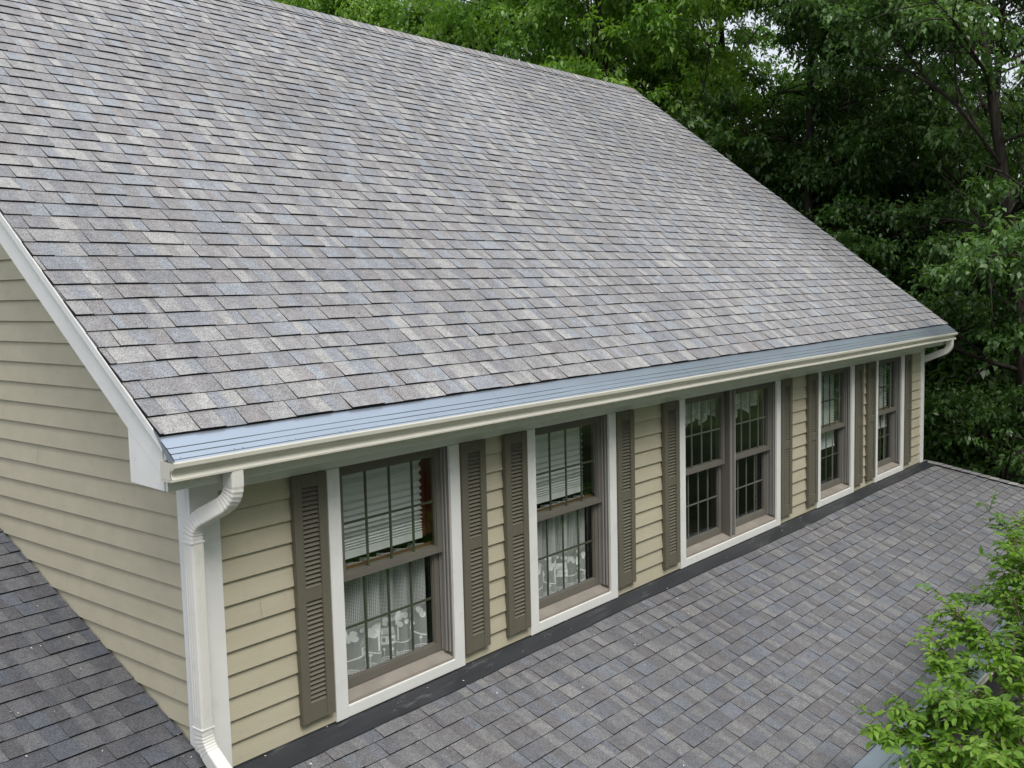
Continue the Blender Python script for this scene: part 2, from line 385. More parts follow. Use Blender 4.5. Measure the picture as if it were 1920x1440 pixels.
PAL = [((.358,.349,.330),1.7),((.320,.312,.302),2.2),((.281,.273,.269),3.6),((.260,.250,.246),3.2),((.261,.268,.281),2.6),
       ((.288,.301,.315),1.5),((.243,.241,.246),2.4),((.271,.255,.249),2.2)]
PW = sum(w for _, w in PAL)
def pick_col(k=1.0):
    r = rng.random()*PW
    for c, w in PAL:
        r -= w
        if r <= 0: break
    j = 0.94 + 0.12*rng.random()
    kk = k if isinstance(k, tuple) else (k, k, k)
    return tuple(x*j*q for x, q in zip(c, kk))
EDGE = (.016,.016,.017)
def shingles(mb, O, U, V, Nn, u_lo, u_hi, ncourse, expo, kcol=1.0, seed=1, v_end=None):
    """laminated shingles: every course is a row of tabs, high and low in turn, each blended from one to three granule colours"""
    O, U, V, Nn = Vector(O), Vector(U), Vector(V), Vector(Nn)
    rs = random.Random(seed)
    P = lambda u, v, n: O + U*u + V*v + Nn*n
    for k in range(ncourse):
        v0 = k*expo; v1 = (k+1)*expo + 0.012
        if v_end is not None and v1 > v_end: v1 = v_end
        ph = rs.random()*6.28; ph2 = rs.random()*6.28
        wv = lambda u: 0.0022*math.sin(u*2.1+ph) + 0.0016*math.sin(u*5.3+ph2)
        wh = lambda u: 0.0014*math.sin(u*3.7+ph2) + 0.0009*math.sin(u*9.1+ph)
        lo0, lo1, hi0, hi1 = u_lo(v0), u_lo(v1), u_hi(v0), u_hi(v1)
        u = min(lo0, lo1) - rs.random()*0.2; tab = rs.random() < 0.5; prev = None
        while u < max(hi0, hi1):
            w = rs.uniform(0.15, 0.26) if tab else rs.uniform(0.11, 0.23)
            a, b = u, u+w
            h = (0.0128 if tab else 0.0076) + rs.uniform(-.0008, .0014)
            if rs.random() < .012: h += .003          # a tab that has lifted a little
            # colour stops along the tab
            stops = [0.0]; q = rs.random()
            if q < .70: stops.append(rs.uniform(.36, .64))
            elif q < .84: stops += [rs.uniform(.2,.4), rs.uniform(.55,.8)]
            cols = []
            for _ in stops:
                c_ = pick_col(kcol)
                for _t in range(3):
                    if prev is None or abs(sum(c_)-sum(prev)) > .035: break
                    c_ = pick_col(kcol)
                cols.append(c_); prev = c_
            kn = []
            for i, t in enumerate(stops):
                bl = .010/w
                if i: kn += [(t-bl, cols[i-1]), (t+bl, cols[i])]
                else: kn.append((0.0, cols[0]))
            kn.append((1.0, cols[-1]))
            sp = lambda t: a+(b-a)*t
            for (t0, c0), (t1, c1) in zip(kn[:-1], kn[1:]):
                ua, ub = sp(t0), sp(t1)
                a0, b0 = min(max(ua, lo0), hi0), min(max(ub, lo0), hi0)
                a1, b1 = min(max(ua, lo1), hi1), min(max(ub, lo1), hi1)
                if b0-a0 < .0005 and b1-a1 < .0005: continue
                va, vb = v0+wv(a0), v0+wv(b0); ha, hb = h+wh(a0), h+wh(b0)
                p0, p1 = P(a0, va, ha), P(b0, vb, hb); p2, p3 = P(b1, v1, 0.0012), P(a1, v1, 0.0012)
                mb.face([p0, p1, p2, p3], [c0, c1, c1, c0])
                mb.face([P(a0, va, -.006), P(b0, vb, -.006), p1, p0], EDGE)
            a0, b0 = min(max(a, lo0), hi0), min(max(b, lo0), hi0); a1, b1 = min(max(a, lo1), hi1), min(max(b, lo1), hi1)
            if tab and (b0-a0 > .01 or b1-a1 > .01):
                va, vb = v0+wv(a0), v0+wv(b0)
                p0, p1 = P(a0, va, h+wh(a0)), P(b0, vb, h+wh(b0)); p2, p3 = P(b1, v1, 0.0012), P(a1, v1, 0.0012)
                mb.face([P(a0, va, -.006), p0, p3, P(a1, v1, -.006)], EDGE)
                mb.face([P(b0, vb, -.006), P(b1, v1, -.006), p2, p1], EDGE)
            # butt joint: a hair-thin dark seam beside the tab
            if b0 > a0+.03 and (tab or rs.random() < .6):
                va = v0+wv(a0); hh = max(h, .0128)+wh(a0); sm = 0.0032
                mb.face([P(a0-sm*.3, va, hh+.0006), P(a0+sm*.7, va, hh+.0006), P(a1+sm*.7, v1, .0020), P(a1-sm*.3, v1, .0020)], (.075,.072,.073))
            u = b; tab = not tab

# --- main roof
c, s = math.cos(PITCH), math.sin(PITCH)
EXPO = 0.1375
slope = (RIDGE_Y-EY)/c
nC = int(slope/EXPO)
EXPO = slope/ (nC+0.35)
mb = MB()
shingles(mb, (0,EY,EZ), (1,0,0), (0,c,s), (0,-s,c), lambda v: RX0, lambda v: RX1, nC+1, EXPO, (.90,.903,.925), 11, v_end=slope+0.01)
roof = part(mb, 'roof', M['shingle'], colors=True)
mb = MB()    # deck and rear slope
t = 0.05
RB = 2*RIDGE_Y-EY
mb.extrude_x([(EY+.01,EZ-.012),(RIDGE_Y,RIDGE_Z-.012),(RB,EZ-.012),(RB,EZ-.10),(RIDGE_Y,RIDGE_Z-.10),(EY+.05,EZ-.07)], RX0+.032, RX1-.04)
part(mb, 'roof_deck', M['deck'], roof)
mb = MB()
shingles(mb, (0,RB,EZ), (-1,0,0), (0,-c,s), (0,s,c), lambda v: -RX1, lambda v: -RX0, nC+1, EXPO, (.90,.903,.925), 12, v_end=slope)
part(mb, 'rear_slope', M['shingle'], roof, colors=True)
mb = MB()    # ridge caps
x = RX0; i = 0
while x < RX1-.02:
    x1 = min(x+0.30, RX1)
    for sg in (-1, 1):
        w = 0.15; col = pick_col(.9)
        n0, n1 = 0.022+.002*rng.random(), 0.010
        a = (x, RIDGE_Y, RIDGE_Z+n0+.012); b = (x1, RIDGE_Y, RIDGE_Z+n1+.012)
        cc = (x1, RIDGE_Y+sg*w*c, RIDGE_Z-w*s+n1); d = (x, RIDGE_Y+sg*w*c, RIDGE_Z-w*s+n0)
        mb.face([a,b,cc,d] if sg > 0 else [d,cc,b,a], col)
        mb.face([a, d, (d[0],d[1],d[2]-.022), (a[0],a[1],a[2]-.03)], EDGE)
        mb.face([d, cc, (cc[0],cc[1],cc[2]-.022), (d[0],d[1],d[2]-.022)], EDGE)
    x += 0.145
part(mb, 'ridge_cap', M['shingle'], roof, colors=True)

# --- porch roof (front) and side roof (left), both lower
PP = math.atan(5/12.0); cp, sp_ = math.cos(PP), math.sin(PP)
PZ = -0.012
LIP_S = 2.49; SH_S = 2.255                  # slope distances from the wall: gutter lip, shingle edge
oy, oz = -SH_S*cp, PZ-SH_S*sp_
nP = 16; EX2 = (SH_S-0.13)/nP
HIPX = 11.93                                # the hip starts at the wall corner
mb = MB()
shingles(mb, (0,oy,oz), (1,0,0), (0,cp,sp_), (0,-sp_,cp), lambda v: 0.0, lambda v: HIPX + max(0,(SH_S - v))*cp, nP, EX2, (.53,.535,.56), 21)  # porch shade put into the colour: darker tint than the main roof
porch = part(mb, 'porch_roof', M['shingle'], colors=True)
mb = MB()
hx = HIPX + LIP_S*cp
A = lambda x, y, dz=0: (x, y, PZ + y*sp_/cp + dz)
mb.face([A(0,0.3,-.008), A(0,-SH_S*cp,-.008), A(HIPX+SH_S*cp,-SH_S*cp,-.008), A(HIPX,0.0,-.008), A(HIPX,.3,-.008)])
mb.face([A(0,0.3,-.09), A(HIPX,.3,-.09), A(HIPX,0.0,-.09), A(HIPX+SH_S*cp,-SH_S*cp,-.09), A(0,-SH_S*cp,-.09)])
mb.face([A(0,.3,-.008), A(0,.3,-.09), A(0,-SH_S*cp,-.09), A(0,-SH_S*cp,-.008)])
mb.face([(HIPX,0.0,PZ-.008),(HIPX+SH_S*cp,-SH_S*cp,oz-.008),(HIPX+SH_S*cp,9,oz-.008),(HIPX,9,PZ-.008)])
part(mb, 'roof_deck', M['deck'], porch)
mb = MB()    # hip caps
L = math.hypot(SH_S*cp*math.sqrt(2), SH_S*sp_); hd = Vector((SH_S*cp, -SH_S*cp, -SH_S*sp_)).normalized()
side1 = Vector((-1, 0, 0)); side1 = (side1 - hd*side1.dot(hd)).normalized(); 
s1 = Vector((0, cp, sp_)); s1 = (Vector((-1,0,0))*0.7 + Vector((0,cp,sp_))*0.0)
q = 0.0
O = Vector((HIPX, -0.02, PZ))
while q < L-.05:
    q1 = min(q+.30, L)
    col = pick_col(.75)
    # lower end sits on top of the next cap
    p0, p1 = O+hd*q, O+hd*q1
    for sv in (Vector((-.13, -.02*0, 0)), Vector((0.0, .13, -0.0))):
        if sv.x < 0: off = Vector((-.135, 0, 0))
        else: off = Vector((0, .135, 0))
        up0, up1 = Vector((0,0,.016)), Vector((0,0,.030))
        a, b = p0+up0, p1+up1; cc, d = p1+off+Vector((0,0,.024)), p0+off+Vector((0,0,.010))
        mb.face([a,b,cc,d], col)
        mb.face([b, cc, cc-Vector((0,0,.02)), b-Vector((0,0,.026))], EDGE)
        mb.face([d, cc, cc-Vector((0,0,.02)), d-Vector((0,0,.012))], EDGE)
    q += .15
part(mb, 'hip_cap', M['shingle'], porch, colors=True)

SZ = 0.138; SPT = math.atan(0.402); cs, ss = math.cos(SPT), math.sin(SPT)
mb = MB()
sy0 = -2.2
shingles(mb, (0,sy0,SZ+sy0*ss/cs), (1,0,0), (0,cs,ss), (0,-ss,cs), lambda v: -9.0, lambda v: -0.004, 46, 0.1345, (.34,.35,.385), 31)  # darkest tint of the roofs, its shade put into the colour
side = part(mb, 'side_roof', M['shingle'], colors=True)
mb = MB()
yy = sy0+46*.1345*cs
mb.extrude_x([(sy0,SZ+sy0*ss/cs-.008),(yy,SZ+yy*ss/cs-.008),(yy,SZ+yy*ss/cs-.1),(sy0,SZ+sy0*ss/cs-.1)], -9.0, -0.006)
part(mb, 'roof_deck', M['deck'], side)

# --- walls
REV = 0.1317; SB = 0.0035
WIN = [(0.922,2.092),(2.833,4.008),(5.042,7.146),(8.105,9.215),(9.912,10.985)]
TW = 0.098        # casing width
OPEN = [(a+TW, b-TW) for a, b in WIN]
def board_front(mb, x0, x1, z0, z1):
    mb.face([(x0,-.0205,z0+.002),(x1,-.0205,z0+.002),(x1,-.001,z1+.012),(x0,-.001,z1+.012)])
    mb.face([(x0,.0,z0+.0045),(x1,.0,z0+.0045),(x1,-.0195,z0),(x0,-.0195,z0)])
    mb.face([(x0,-.0195,z0),(x1,-.0195,z0),(x1,-.0205,z0+.002),(x0,-.0205,z0+.002)])
mb = MB()
zs = SB - REV
while zs < 1.62:
    z0, z1 = zs, zs+REV
    x = 0.165
    for a, b in WIN:
        if a+.03 > x:
            j = rng.uniform(x+.15, a-.1) if rng.random() < .10 and a-x > .4 else None
            if j: board_front(mb, x, j, z0, z1); board_front(mb, j+.002, a+.03, z0+rng.uniform(-.001,.001), z1)
            else: board_front(mb, x, a+.03, z0+rng.uniform(-.0012,.0012), z1)
        x = b-.03
    board_front(mb, x, X_R-.10, z0, z1)
    zs += REV
# sheathing behind the boards, with the window openings left free
xs = 0.02
for a, b in OPEN:
    mb.box(xs, a-.012, .001, .10, -3.6, 1.95); xs = b+.012
    mb.box(a-.012, b+.012, .001, .10, -3.6, 0.06); mb.box(a-.012, b+.012, .001, .10, 1.60, 1.95)
mb.box(xs, X_R-.02, .001, .10, -3.6, 1.95)
part(mb, 'front_wall', M['siding'])
# left gable wall: boards run back and are cut along the roof slope
mb = MB()
zs = SB - 4*REV
def roof_y(z): return EY + (z + .10 - EZ)/math.tan(PITCH)
while zs < RIDGE_Z - .2:
    z0, z1 = zs, zs+REV
    a0 = max(.02, roof_y(z0)); a1 = max(.02, roof_y(z1)); b0, b1 = min(9.9, 2*RIDGE_Y-a0), min(9.9, 2*RIDGE_Y-a1)
    x0, x1 = -.0015, .0175
    cutsy = sorted([rng.uniform(.6, 4.5) if rng.random() < .35 else 5.1, rng.uniform(5.4, 9.0)])
    ya, yb = a0, a1
    for cy_ in [q for q in cutsy if q > max(a0, a1)+.3] + [None]:
        e0 = b0 if cy_ is None else min(cy_, b0); e1 = b1 if cy_ is None else min(cy_, b1)
        dz = rng.uniform(-.0012, .0012)
        mb.face([(x0,e0,z0+dz),(x0,ya,z0+dz),(x1,yb,z1+.01),(x1,e1,z1+.01)])
        mb.face([(.02,e0,z0+.003),(.02,ya,z0+.003),(x0,ya,z0+dz),(x0,e0,z0+dz)])
        if cy_ is None or e0 >= b0: break
        ya = yb = cy_+.002
    zs += REV
mb.face([(.02,0.02,-3.6),(.02,0.02,1.9),(.02,RIDGE_Y,RIDGE_Z-.1),(.02,9.95,1.9),(.02,9.95,-3.6)])
mb.face([(X_R,0.02,-3.6),(X_R,9.95,-3.6),(X_R,9.95,1.9),(X_R,RIDGE_Y,RIDGE_Z-.1),(X_R,0.02,1.9)])
mb.face([(.02,9.95,-3.6),(.02,9.95,1.9),(X_R,9.95,1.9),(X_R,9.95,-3.6)])
part(mb, 'gable_wall', M['siding'])
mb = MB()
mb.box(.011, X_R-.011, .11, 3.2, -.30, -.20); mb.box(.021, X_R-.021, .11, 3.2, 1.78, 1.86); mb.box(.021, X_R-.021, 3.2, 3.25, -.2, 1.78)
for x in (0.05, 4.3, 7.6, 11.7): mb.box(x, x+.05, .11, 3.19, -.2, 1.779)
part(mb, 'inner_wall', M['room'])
mb = MB()    # storey below the porch roof
mb.box(-8.9, .0, -1.8, 4, -3.6, -.75)
part(mb, 'lower_wall', M['siding'])
mb = MB(); mb.box(0.02, 13.4, -1.9, -.02, -3.6, -3.1)
part(mb, 'porch_floor', M['deck'])
# corner boards
mb = MB(); mb.box(-.012, .170, -.034, -.0005, -.05, 1.70); mb.box(-.012, -.0008, -.0004, .09, -.05, 1.70)
part(mb, 'corner_board', M['white'], bevel=.004)
mb = MB(); mb.box(X_R-.11, X_R+.005, -.030, -.0005, -.02, 1.70); mb.box(X_R+.0052, X_R+.02, -.03, .09, -.02, 1.70)
part(mb, 'corner_board', M['white'], bevel=.004)
# frieze under the soffit, fascia, soffit
mb = MB(); mb.box(.1705, X_R-.1105, -.028, -.0035, 1.578, 1.70)
part(mb, 'frieze_board', M['white'], bevel=.003)
mb = MB()
mb.box(-.262, RX1-.02, -.252, -.232, 1.672, 1.925)
part(mb, 'fascia', M['white'], bevel=.003)
mb = MB(); mb.box(-.2, RX1-.03, -.2315, .0, 1.690, 1.702)
part(mb, 'soffit', M['white'])
# rake boards with crown strip, and the boxed eave return
def rake(mb, xo, xi):
    y0, z0 = EY+.0, EZ-.035
    d = 0.202
    y1, z1 = RIDGE_Y, z0 + (RIDGE_Y-y0)*math.tan(PITCH)
    for sg in (1, -1):
        Y = lambda y: y if sg > 0 else 2*RIDGE_Y-y
        pr = [(Y(-.2325),z0+(-.2325-y0)*math.tan(PITCH)),(Y(y1),z1),(Y(y1),z1-d),(Y(.10),z0+(.10-y0)*math.tan(PITCH)-d),(Y(-.2325), 1.74)]
        if sg < 0: pr = pr[::-1]
        mb.extrude_x(pr, xo, xi)
mb = MB(); rake(mb, -.270, -.245)
rk = part(mb, 'rake_board', M['white'], bevel=.003)
mb = MB()
for sg in (1, -1):
    Y = lambda y: y if sg > 0 else 2*RIDGE_Y-y
    z0 = EZ-.004; a = lambda y: z0+(y-EY)*math.tan(PITCH)
    pr = [(Y(-.262),a(-.262)-.008),(Y(RIDGE_Y),a(RIDGE_Y)-.008),(Y(RIDGE_Y),a(RIDGE_Y)-.062),(Y(-.262),a(-.262)-.062)]
    if sg < 0: pr = pr[::-1]
    mb.extrude_x(pr, -.288, -.2705)
part(mb, 'rake_crown', M['white'], rk, bevel=.004)
mb = MB()   # boxed return at the lower end
mb.extrude_x([(-.2318,1.674),(.086,1.688),(.086,1.99),(-.2318,1.80)], -.2685, -.02)
part(mb, 'eave_return', M['white'], bevel=.003)
mb = MB()
mb.extrude_x([(.09,2.00),(RIDGE_Y,2.00+(RIDGE_Y-.09)*math.tan(PITCH)),(RIDGE_Y,2.02+(RIDGE_Y-.09)*math.tan(PITCH)),(.09,2.02)], -.244, -.002)
part(mb, 'rake_soffit', M['white'])
mb = MB(); rake(mb, RX1-.035, RX1-.012)
part(mb, 'rake_board', M['white'])

# --- gutters with their leaf guards
def gutter_profile(y, z):
    """K-style trough; (y,z) is the front lip"""
    return [(y+.128,z+.002),(y+.128,z-.098),(y+.030,z-.098),(y+.020,z-.094),(y+.020,z-.084),(y+.034,z-.070),(y+.036,z-.055),(y+.026,z-.040),
            (y+.006,z-.030),(y+.001,z-.024),(y,z-.004),(y+.004,z+.003),(y+.014,z+.003),(y+.016,z-.002),(y+.008,z-.005),(y+.008,z-.022),
            (y+.035,z-.036),(y+.044,z-.055),(y+.042,z-.072),(y+.034,z-.088),(y+.120,z-.090),(y+.120,z+.002)]
LY, LZ = -0.386, 1.836
def guard_profile(p_low, pitch, length):
    """stepped guard from lip up under the shingles: list of (y,z)"""
    cy, sz = math.cos(pitch), math.sin(pitch)
    stp = [(0,0.001),(.012,.0015),(.015,.0055),(.026,.0060),(.048,.0062),(.050,.0095),(.056,.0098),(.060,.0062),(.088,.0062),(.090,.0095),(.096,.0098),(.100,.0055),(.150,.004),(length,.001)]
    return [(p_low[0]+a*cy-n*sz, p_low[1]+a*sz+n*cy) for a, n in stp]
def make_gutter(lip, x0, x1, pitch, glen, parent=None, seed=3):
    mb = MB(); mb.extrude_x(gutter_profile(*lip), x0, x1, cuts=24, wob=lambda x: (0, .0016*math.sin(x*1.3)+.001*math.sin(x*3.1)))
    # end caps closing the trough
    for x in (x0, x1-.002):
        y, z = lip
        mb.extrude_x([(y+.12,z-.001),(y+.12,z-.09),(y+.034,z-.088),(y+.04,z-.06),(y+.03,z-.036),(y+.008,z-.022),(y+.008,z-.004)], x, x+.002)
    g = part(mb, 'gutter', M['gutter'], parent)
    mb = MB()
    pr = guard_profile((lip[0]+.012, lip[1]+.002), pitch, glen)
    pr2 = pr + [(a, b-.004) for a, b in pr[::-1]]
    rs = random.Random(seed)
    n = max(1, round((x1-x0)/2.35)); xs = [x0+.012+(x1-x0-.024)*i/n for i in range(n+1)]
    for i in range(n):
        mb.extrude_x(pr2, xs[i]+.0008, xs[i+1]-.0008, cuts=6, wob=lambda x: (0, .0012*math.sin(x*2.3)))
    # folded end
    e = [pr[0], pr[-1], (pr[-1][0], lip[1]), (pr[0][0], lip[1]-.005)]
    mb.face([(x0+.0105, a, b) for a, b in e[:2]] + [(x0+.0105, pr[0][0]+.055, lip[1]-.002), (x0+.0105, pr[0][0], lip[1]-.004)])
    gg = part(mb, 'gutter_guard', [M['guard']], g)
    mb = MB()
    for k in (2, 3, 6, 7, 8, 10, 11, 12):   # narrow dark shade strips at the feet of the ribs
        pass
    cy, sz = math.cos(pitch), math.sin(pitch)
    for a0 in (.0465, .0865):
        q0, q1 = a0, a0+.0030
        y0, z0 = lip[0]+.012, lip[1]+.002
        P = lambda a, nn: (y0+a*cy-nn*sz, z0+a*sz+nn*cy)
        p = P(q0,.0066); r = P(q1,.0069); 
        mb.face([(x0+.013,*p),(x1-.013,*p),(x1-.013,*r),(x0+.013,*r)])
    # (dark strip: shade painted in at the foot of each rib)
    part(mb, 'rib_shade_strip', M['rib_shade'], g)
    x = x0+.05
    global SCREW
    if SCREW is None:
        sm = MB(); ring = [Vector((math.cos(t), math.sin(t), 0))*.0038 for t in [i*math.pi/4 for i in range(8)]]
        top = [Vector((p.x*.65, p.y*.65, .003)) for p in ring]
        for i in range(8): sm.face([ring[i], ring[(i+1)%8], top[(i+1)%8], top[i]])
        sm.face(top); so = sm.build('screw', M['steel']); SCREW = so.data; bpy.data.objects.remove(so)
    while x < x1-.1:
        y0, z0 = lip[0]+.012, lip[1]+.002
        a = .021
        so = bpy.data.objects.new('screw', SCREW); COL.objects.link(so); so.parent = g
        so.location = (x, y0+a*cy-.0082*sz, z0+a*sz+.0082*cy); so.rotation_euler = (pitch, 0, 0)
        x += rs.choice((.29,.31,.33,.05)) if rs.random() < .9 else .6
    return g
SCREW = None
main_gutter = make_gutter((LY, LZ), -.300, RX1, R_(39), .235)
pl = (-LIP_S*cp, PZ-LIP_S*sp_)
porch_gutter = make_gutter(pl, 0.05, HIPX+LIP_S*cp, PP, .26, seed=5)
mb = MB(); mb.box(0.05, HIPX+SH_S*cp, pl[0]+.129, pl[0]+.150, pl[1]-.16, pl[1]+.02)
part(mb, 'porch_fascia', M['white'])

# --- downspouts: a rectangular pipe swept along a path, crimped in its elbows
def rounded_rect(w, d, r=.012, n=3):
    pts = []
    for cx, cy, a0 in ((w/2-r, d/2-r, 0), (-w/2+r, d/2-r, 90), (-w/2+r, -d/2+r, 180), (w/2-r, -d/2+r, 270)):
        for i in range(n+1):
            a = R_(a0 + 90*i/n); pts.append((cx+r*math.cos(a), cy+r*math.sin(a)))
    return pts
def downspout(path, w, d, parent=None, ribs=True):
    """path: list of (point, bend radius); w across X, d across the bending plane"""
    pts = []; scale = []
    P = [Vector(p) for p, _ in path]; Rr = [r for _, r in path]
    for i, p in enumerate(P):
        if i == 0 or i == len(P)-1: pts.append(p); scale.append(1); continue
        a = (P[i-1]-p).normalized(); b = (P[i+1]-p).normalized()
        r = Rr[i]; n = 14
        A0, B0 = p+a*r, p+b*r
        pts.append(A0 - (-a)*0.004 if False else A0); scale.append(1)
        for k in range(1, n):
            t = k/n
            q = A0.lerp(p, t).lerp(p.lerp(B0, t), t)
            pts.append(q); scale.append(1.0 if k % 2 else 0.962)
        pts.append(B0); scale.append(1)
    prof = rounded_rect(w, d); m = len(prof); mb = MB(); b0 = 0
    for i, p in enumerate(pts):
        dv = (pts[min(i+1, len(pts)-1)]-pts[max(i-1, 0)]).normalized()
        ax = Vector((1,0,0)); ax = (ax - dv*ax.dot(dv)).normalized(); ay = dv.cross(ax)
        for u, v in prof:
            mb.v.append(tuple(p + ax*u*scale[i] + ay*v*scale[i]))
    for i in range(len(pts)-1):
        for k in range(m):
            k2 = (k+1) % m
            mb.f.append((i*m+k, i*m+k2, (i+1)*m+k2, (i+1)*m+k)); mb.c.append((1,1,1)); mb.m.append(0); mb.uv.append(None)
    return mb
def pipe_flutes(mb, x, y, z0, z1, w, d):
    for i in range(4):
        u = x - w/2 + .016 + i*.012
        mb.box(u, u+.004, y-d/2-.0022, y-d/2+.002, z0, z1)
    for i in range(3):
        v = y - d/2 + .026 + i*.022
        mb.box(x-w/2-.0018, x-w/2+.002, v, v+.005, z0, z1)
DX = -.036; DW, DD = .076, .092
mb = downspout([((.075,-.318,1.745),0),((.075,-.318,1.585),.085),((DX,-.090,1.450),.085),((DX,-.090,.235),.08),((DX+.02,-.270,.075),.06)], DW, DD)
pipe_flutes(mb, DX, -.090, .40, 1.33, DW, DD)
# joint collars
for z in (1.352, .335): 
    mb.box(DX-DW/2-.003, DX+DW/2+.003, -.090-DD/2-.003, -.090+DD/2+.003, z-.004, z+.004)
ds = part(mb, 'downspout', M['pipe'])
mb = downspout([((11.98,-.318,1.745),0),((11.98,-.318,1.60),.08),((11.90,.10,1.42),.08),((11.90,.10,.1),0)], DW, DD)
part(mb, 'downspout', M['pipe'])

# --- apron flashing where the porch roof meets the wall
mb = MB()
fr = random.Random(4)
x = 0.172
segs = []
while x < X_R+.02:
    x1 = min(x+3.0, X_R+.13); segs.append((x, x1)); x = x1-.03
for i, (a, b) in enumerate(segs):
    n = 14; lift = .0015*(i % 2)
    rows = []
    for k in range(n+1):
        xx = a+(b-a)*k/n
        w = .165 + .010*math.sin(xx*1.1) + .004*math.sin(xx*4.3)
        h = .016 + .004*math.sin(xx*2.7+1) + lift
        rows.append([(xx,-.019,.012),(xx,-.021,-.006+lift),(xx,-.045,-.045*sp_/cp+PZ+h+.006),(xx,-.095,-.095*sp_/cp+PZ+h),(xx,-w*cp,-w*sp_+PZ+.014+lift),(xx,-w*cp-.001,-w*sp_+PZ+.004)])
    for k in range(n):
        for j in range(5): mb.face([rows[k][j], rows[k][j+1], rows[k+1][j+1], rows[k+1][j]])
part(mb, 'apron_flashing', M['flash'], porch, smooth=False)
for _ in range(34):
    xx = fr.uniform(.4, X_R); ww = fr.choice((.04,.13,.09))
    no = bpy.data.objects.new('nail', SCREW); COL.objects.link(no); no.parent = porch
    no.location = (xx, -ww*cp, -ww*sp_+PZ+.023); no.rotation_euler = (PP, 0, 0)

# --- windows
def sash_mesh(x0, x1, z0, z1, y, d, st, rt, rb):
    mb = MB()
    mb.box(x0, x0+st, y, y+d, z0, z1); mb.box(x1-st, x1, y, y+d, z0, z1)
    mb.box(x0+st, x1-st, y+.0012, y+d, z1-rt, z1-.001); mb.box(x0+st, x1-st, y+.0012, y+d, z0+.001, z0+rb)
    # glazing bead
    e = .008
    mb.box(x0+st, x0+st+e, y+.010, y+d-.002, z0+rb, z1-rt); mb.box(x1-st-e, x1-st, y+.010, y+d-.002, z0+rb, z1-rt)
    mb.box(x0+st+e, x1-st-e, y+.010, y+d-.002, z1-rt-e, z1-rt); mb.box(x0+st+e, x1-st-e, y+.010, y+d-.002, z0+rb, z0+rb+e)
    return mb
def grille_mesh(x0, x1, z0, z1, y, ncol, nrow, w):
    mb = MB()
    for i in range(1, ncol):
        x = x0+(x1-x0)*i/ncol; mb.box(x-w/2, x+w/2, y, y+.010, z0, z1)
    for j in range(1, nrow):
        z = z0+(z1-z0)*j/nrow; mb.box(x0, x1, y+.0008, y+.0092, z-w/2, z+w/2)
    return mb
ZT = 1.60
def unit(root, a, b, lightgrille=False, wood=True):
    """one double-hung unit between inner casing edges a..b"""
    gk = M['grille_light'] if lightgrille else M['grille']
    zm = 0.855
    ia, ib = a+.030, b-.030
    # upper sash (outer), lower sash (inner)
    for (nm, y, z0, z1, rt, rb) in (('upper_sash', .030, zm-.02, 1.565, .05, .045), ('lower_sash', .072, .125, zm+.032, .05, .062)):
        st = .045
        sm = sash_mesh(ia, ib, z0, z1, y, .034, st, rt, rb)
        part2(sm, nm, M['sash'], root, bevel=.002)
        gx0, gx1, gz0, gz1 = ia+st, ib-st, z0+rb, z1-rt
        pm = MB(); pm.face([(gx0,y+.016,gz0),(gx1,y+.016,gz0),(gx1,y+.016,gz1),(gx0,y+.016,gz1)])
        part2(pm, 'pane', M['glass'], root)
        part2(grille_mesh(gx0, gx1, gz0, gz1, y+.0185, 4, 2, .0145), 'grille', gk, root)
    if wood:
        wm = MB(); wm.box(ia+.01, ib-.01, .1065, .125, zm-.012, zm+.045); part2(wm, 'inner_rail', M['wood'], root)
def part2(mb, name, mats, parent, **k): return mb.build(name, mats, parent, **k)
def frame_mesh(a, b):
    mb = MB()
    # jamb boxes, head, and stepped tracks of the liner
    for xa, xb, sg in ((a-.010, a+.012, 1), (b-.012, b+.010, -1)):
        mb.box(xa, xb, -.014, .145, .06, ZT+.03, 0)
    mb.box(a+.0125, b-.0125, -.012, .145, 1.567, ZT+.03, 0)
    # sloping sill with nosing
    mb.extrude_x([(-.021,.074),(-.021,.092),(.0,.098),(.068,.122),(.145,.128),(.145,.06),(.0,.06)], a+.0125, b-.0125, mi=1)
    for x, sg in ((a+.012, 1), (b-.012, -1)):
        for (y0, y1, dd) in ((-.006,.004,.012), (.018,.028,.020), (.064,.071,.016), (.106,.116,.012)):
            xa, xb = (x+.0005, x+dd) if sg > 0 else (x-dd, x-.0005)
            mb.box(xa, xb, y0, y1, .1295, 1.5665, 2)
        xa, xb = (x+.0005, x+.006) if sg > 0 else (x-.006, x-.0005)
        mb.box(xa, xb, .0285, .0635, .1295, 1.5665, 2)
    return mb
def casing(a, b):
    mb = MB()
    y0 = -.036
    mb.box(a, a+TW, y0, -.0045, .0, 1.5775); mb.box(b-TW, b, y0, -.0045, .0, 1.5775)
    mb.box(a+TW+.0004, b-TW-.0004, y0+.001, -.0045, .0005, .074)
    return mb
for i, (a, b) in enumerate(WIN):
    ia, ib = a+TW, b-TW
    fm = MB()
    if i != 2:
        root = part(frame_mesh(ia, ib), 'window', [M['sash'], M['sill'], M['liner']])
        unit(root, ia, ib, lightgrille=False)
    else:
        f = frame_mesh(ia, ib)
        mid = (ia+ib)/2
        f.box(mid-.055, mid+.055, -.010, .146, .085, ZT+.025, 0)
        for dx in (-.052, .034): f.box(mid+dx, mid+dx+.018, -.019, -.0105, .085, ZT+.025, 2)
        root = part(f, 'window', [M['sash'], M['sill'], M['liner']])
        unit(root, ia, mid-.05, True, False); unit(root, mid+.05, ib, True, False)
    part2(casing(a, b), 'casing', M['white'], root, bevel=.004)

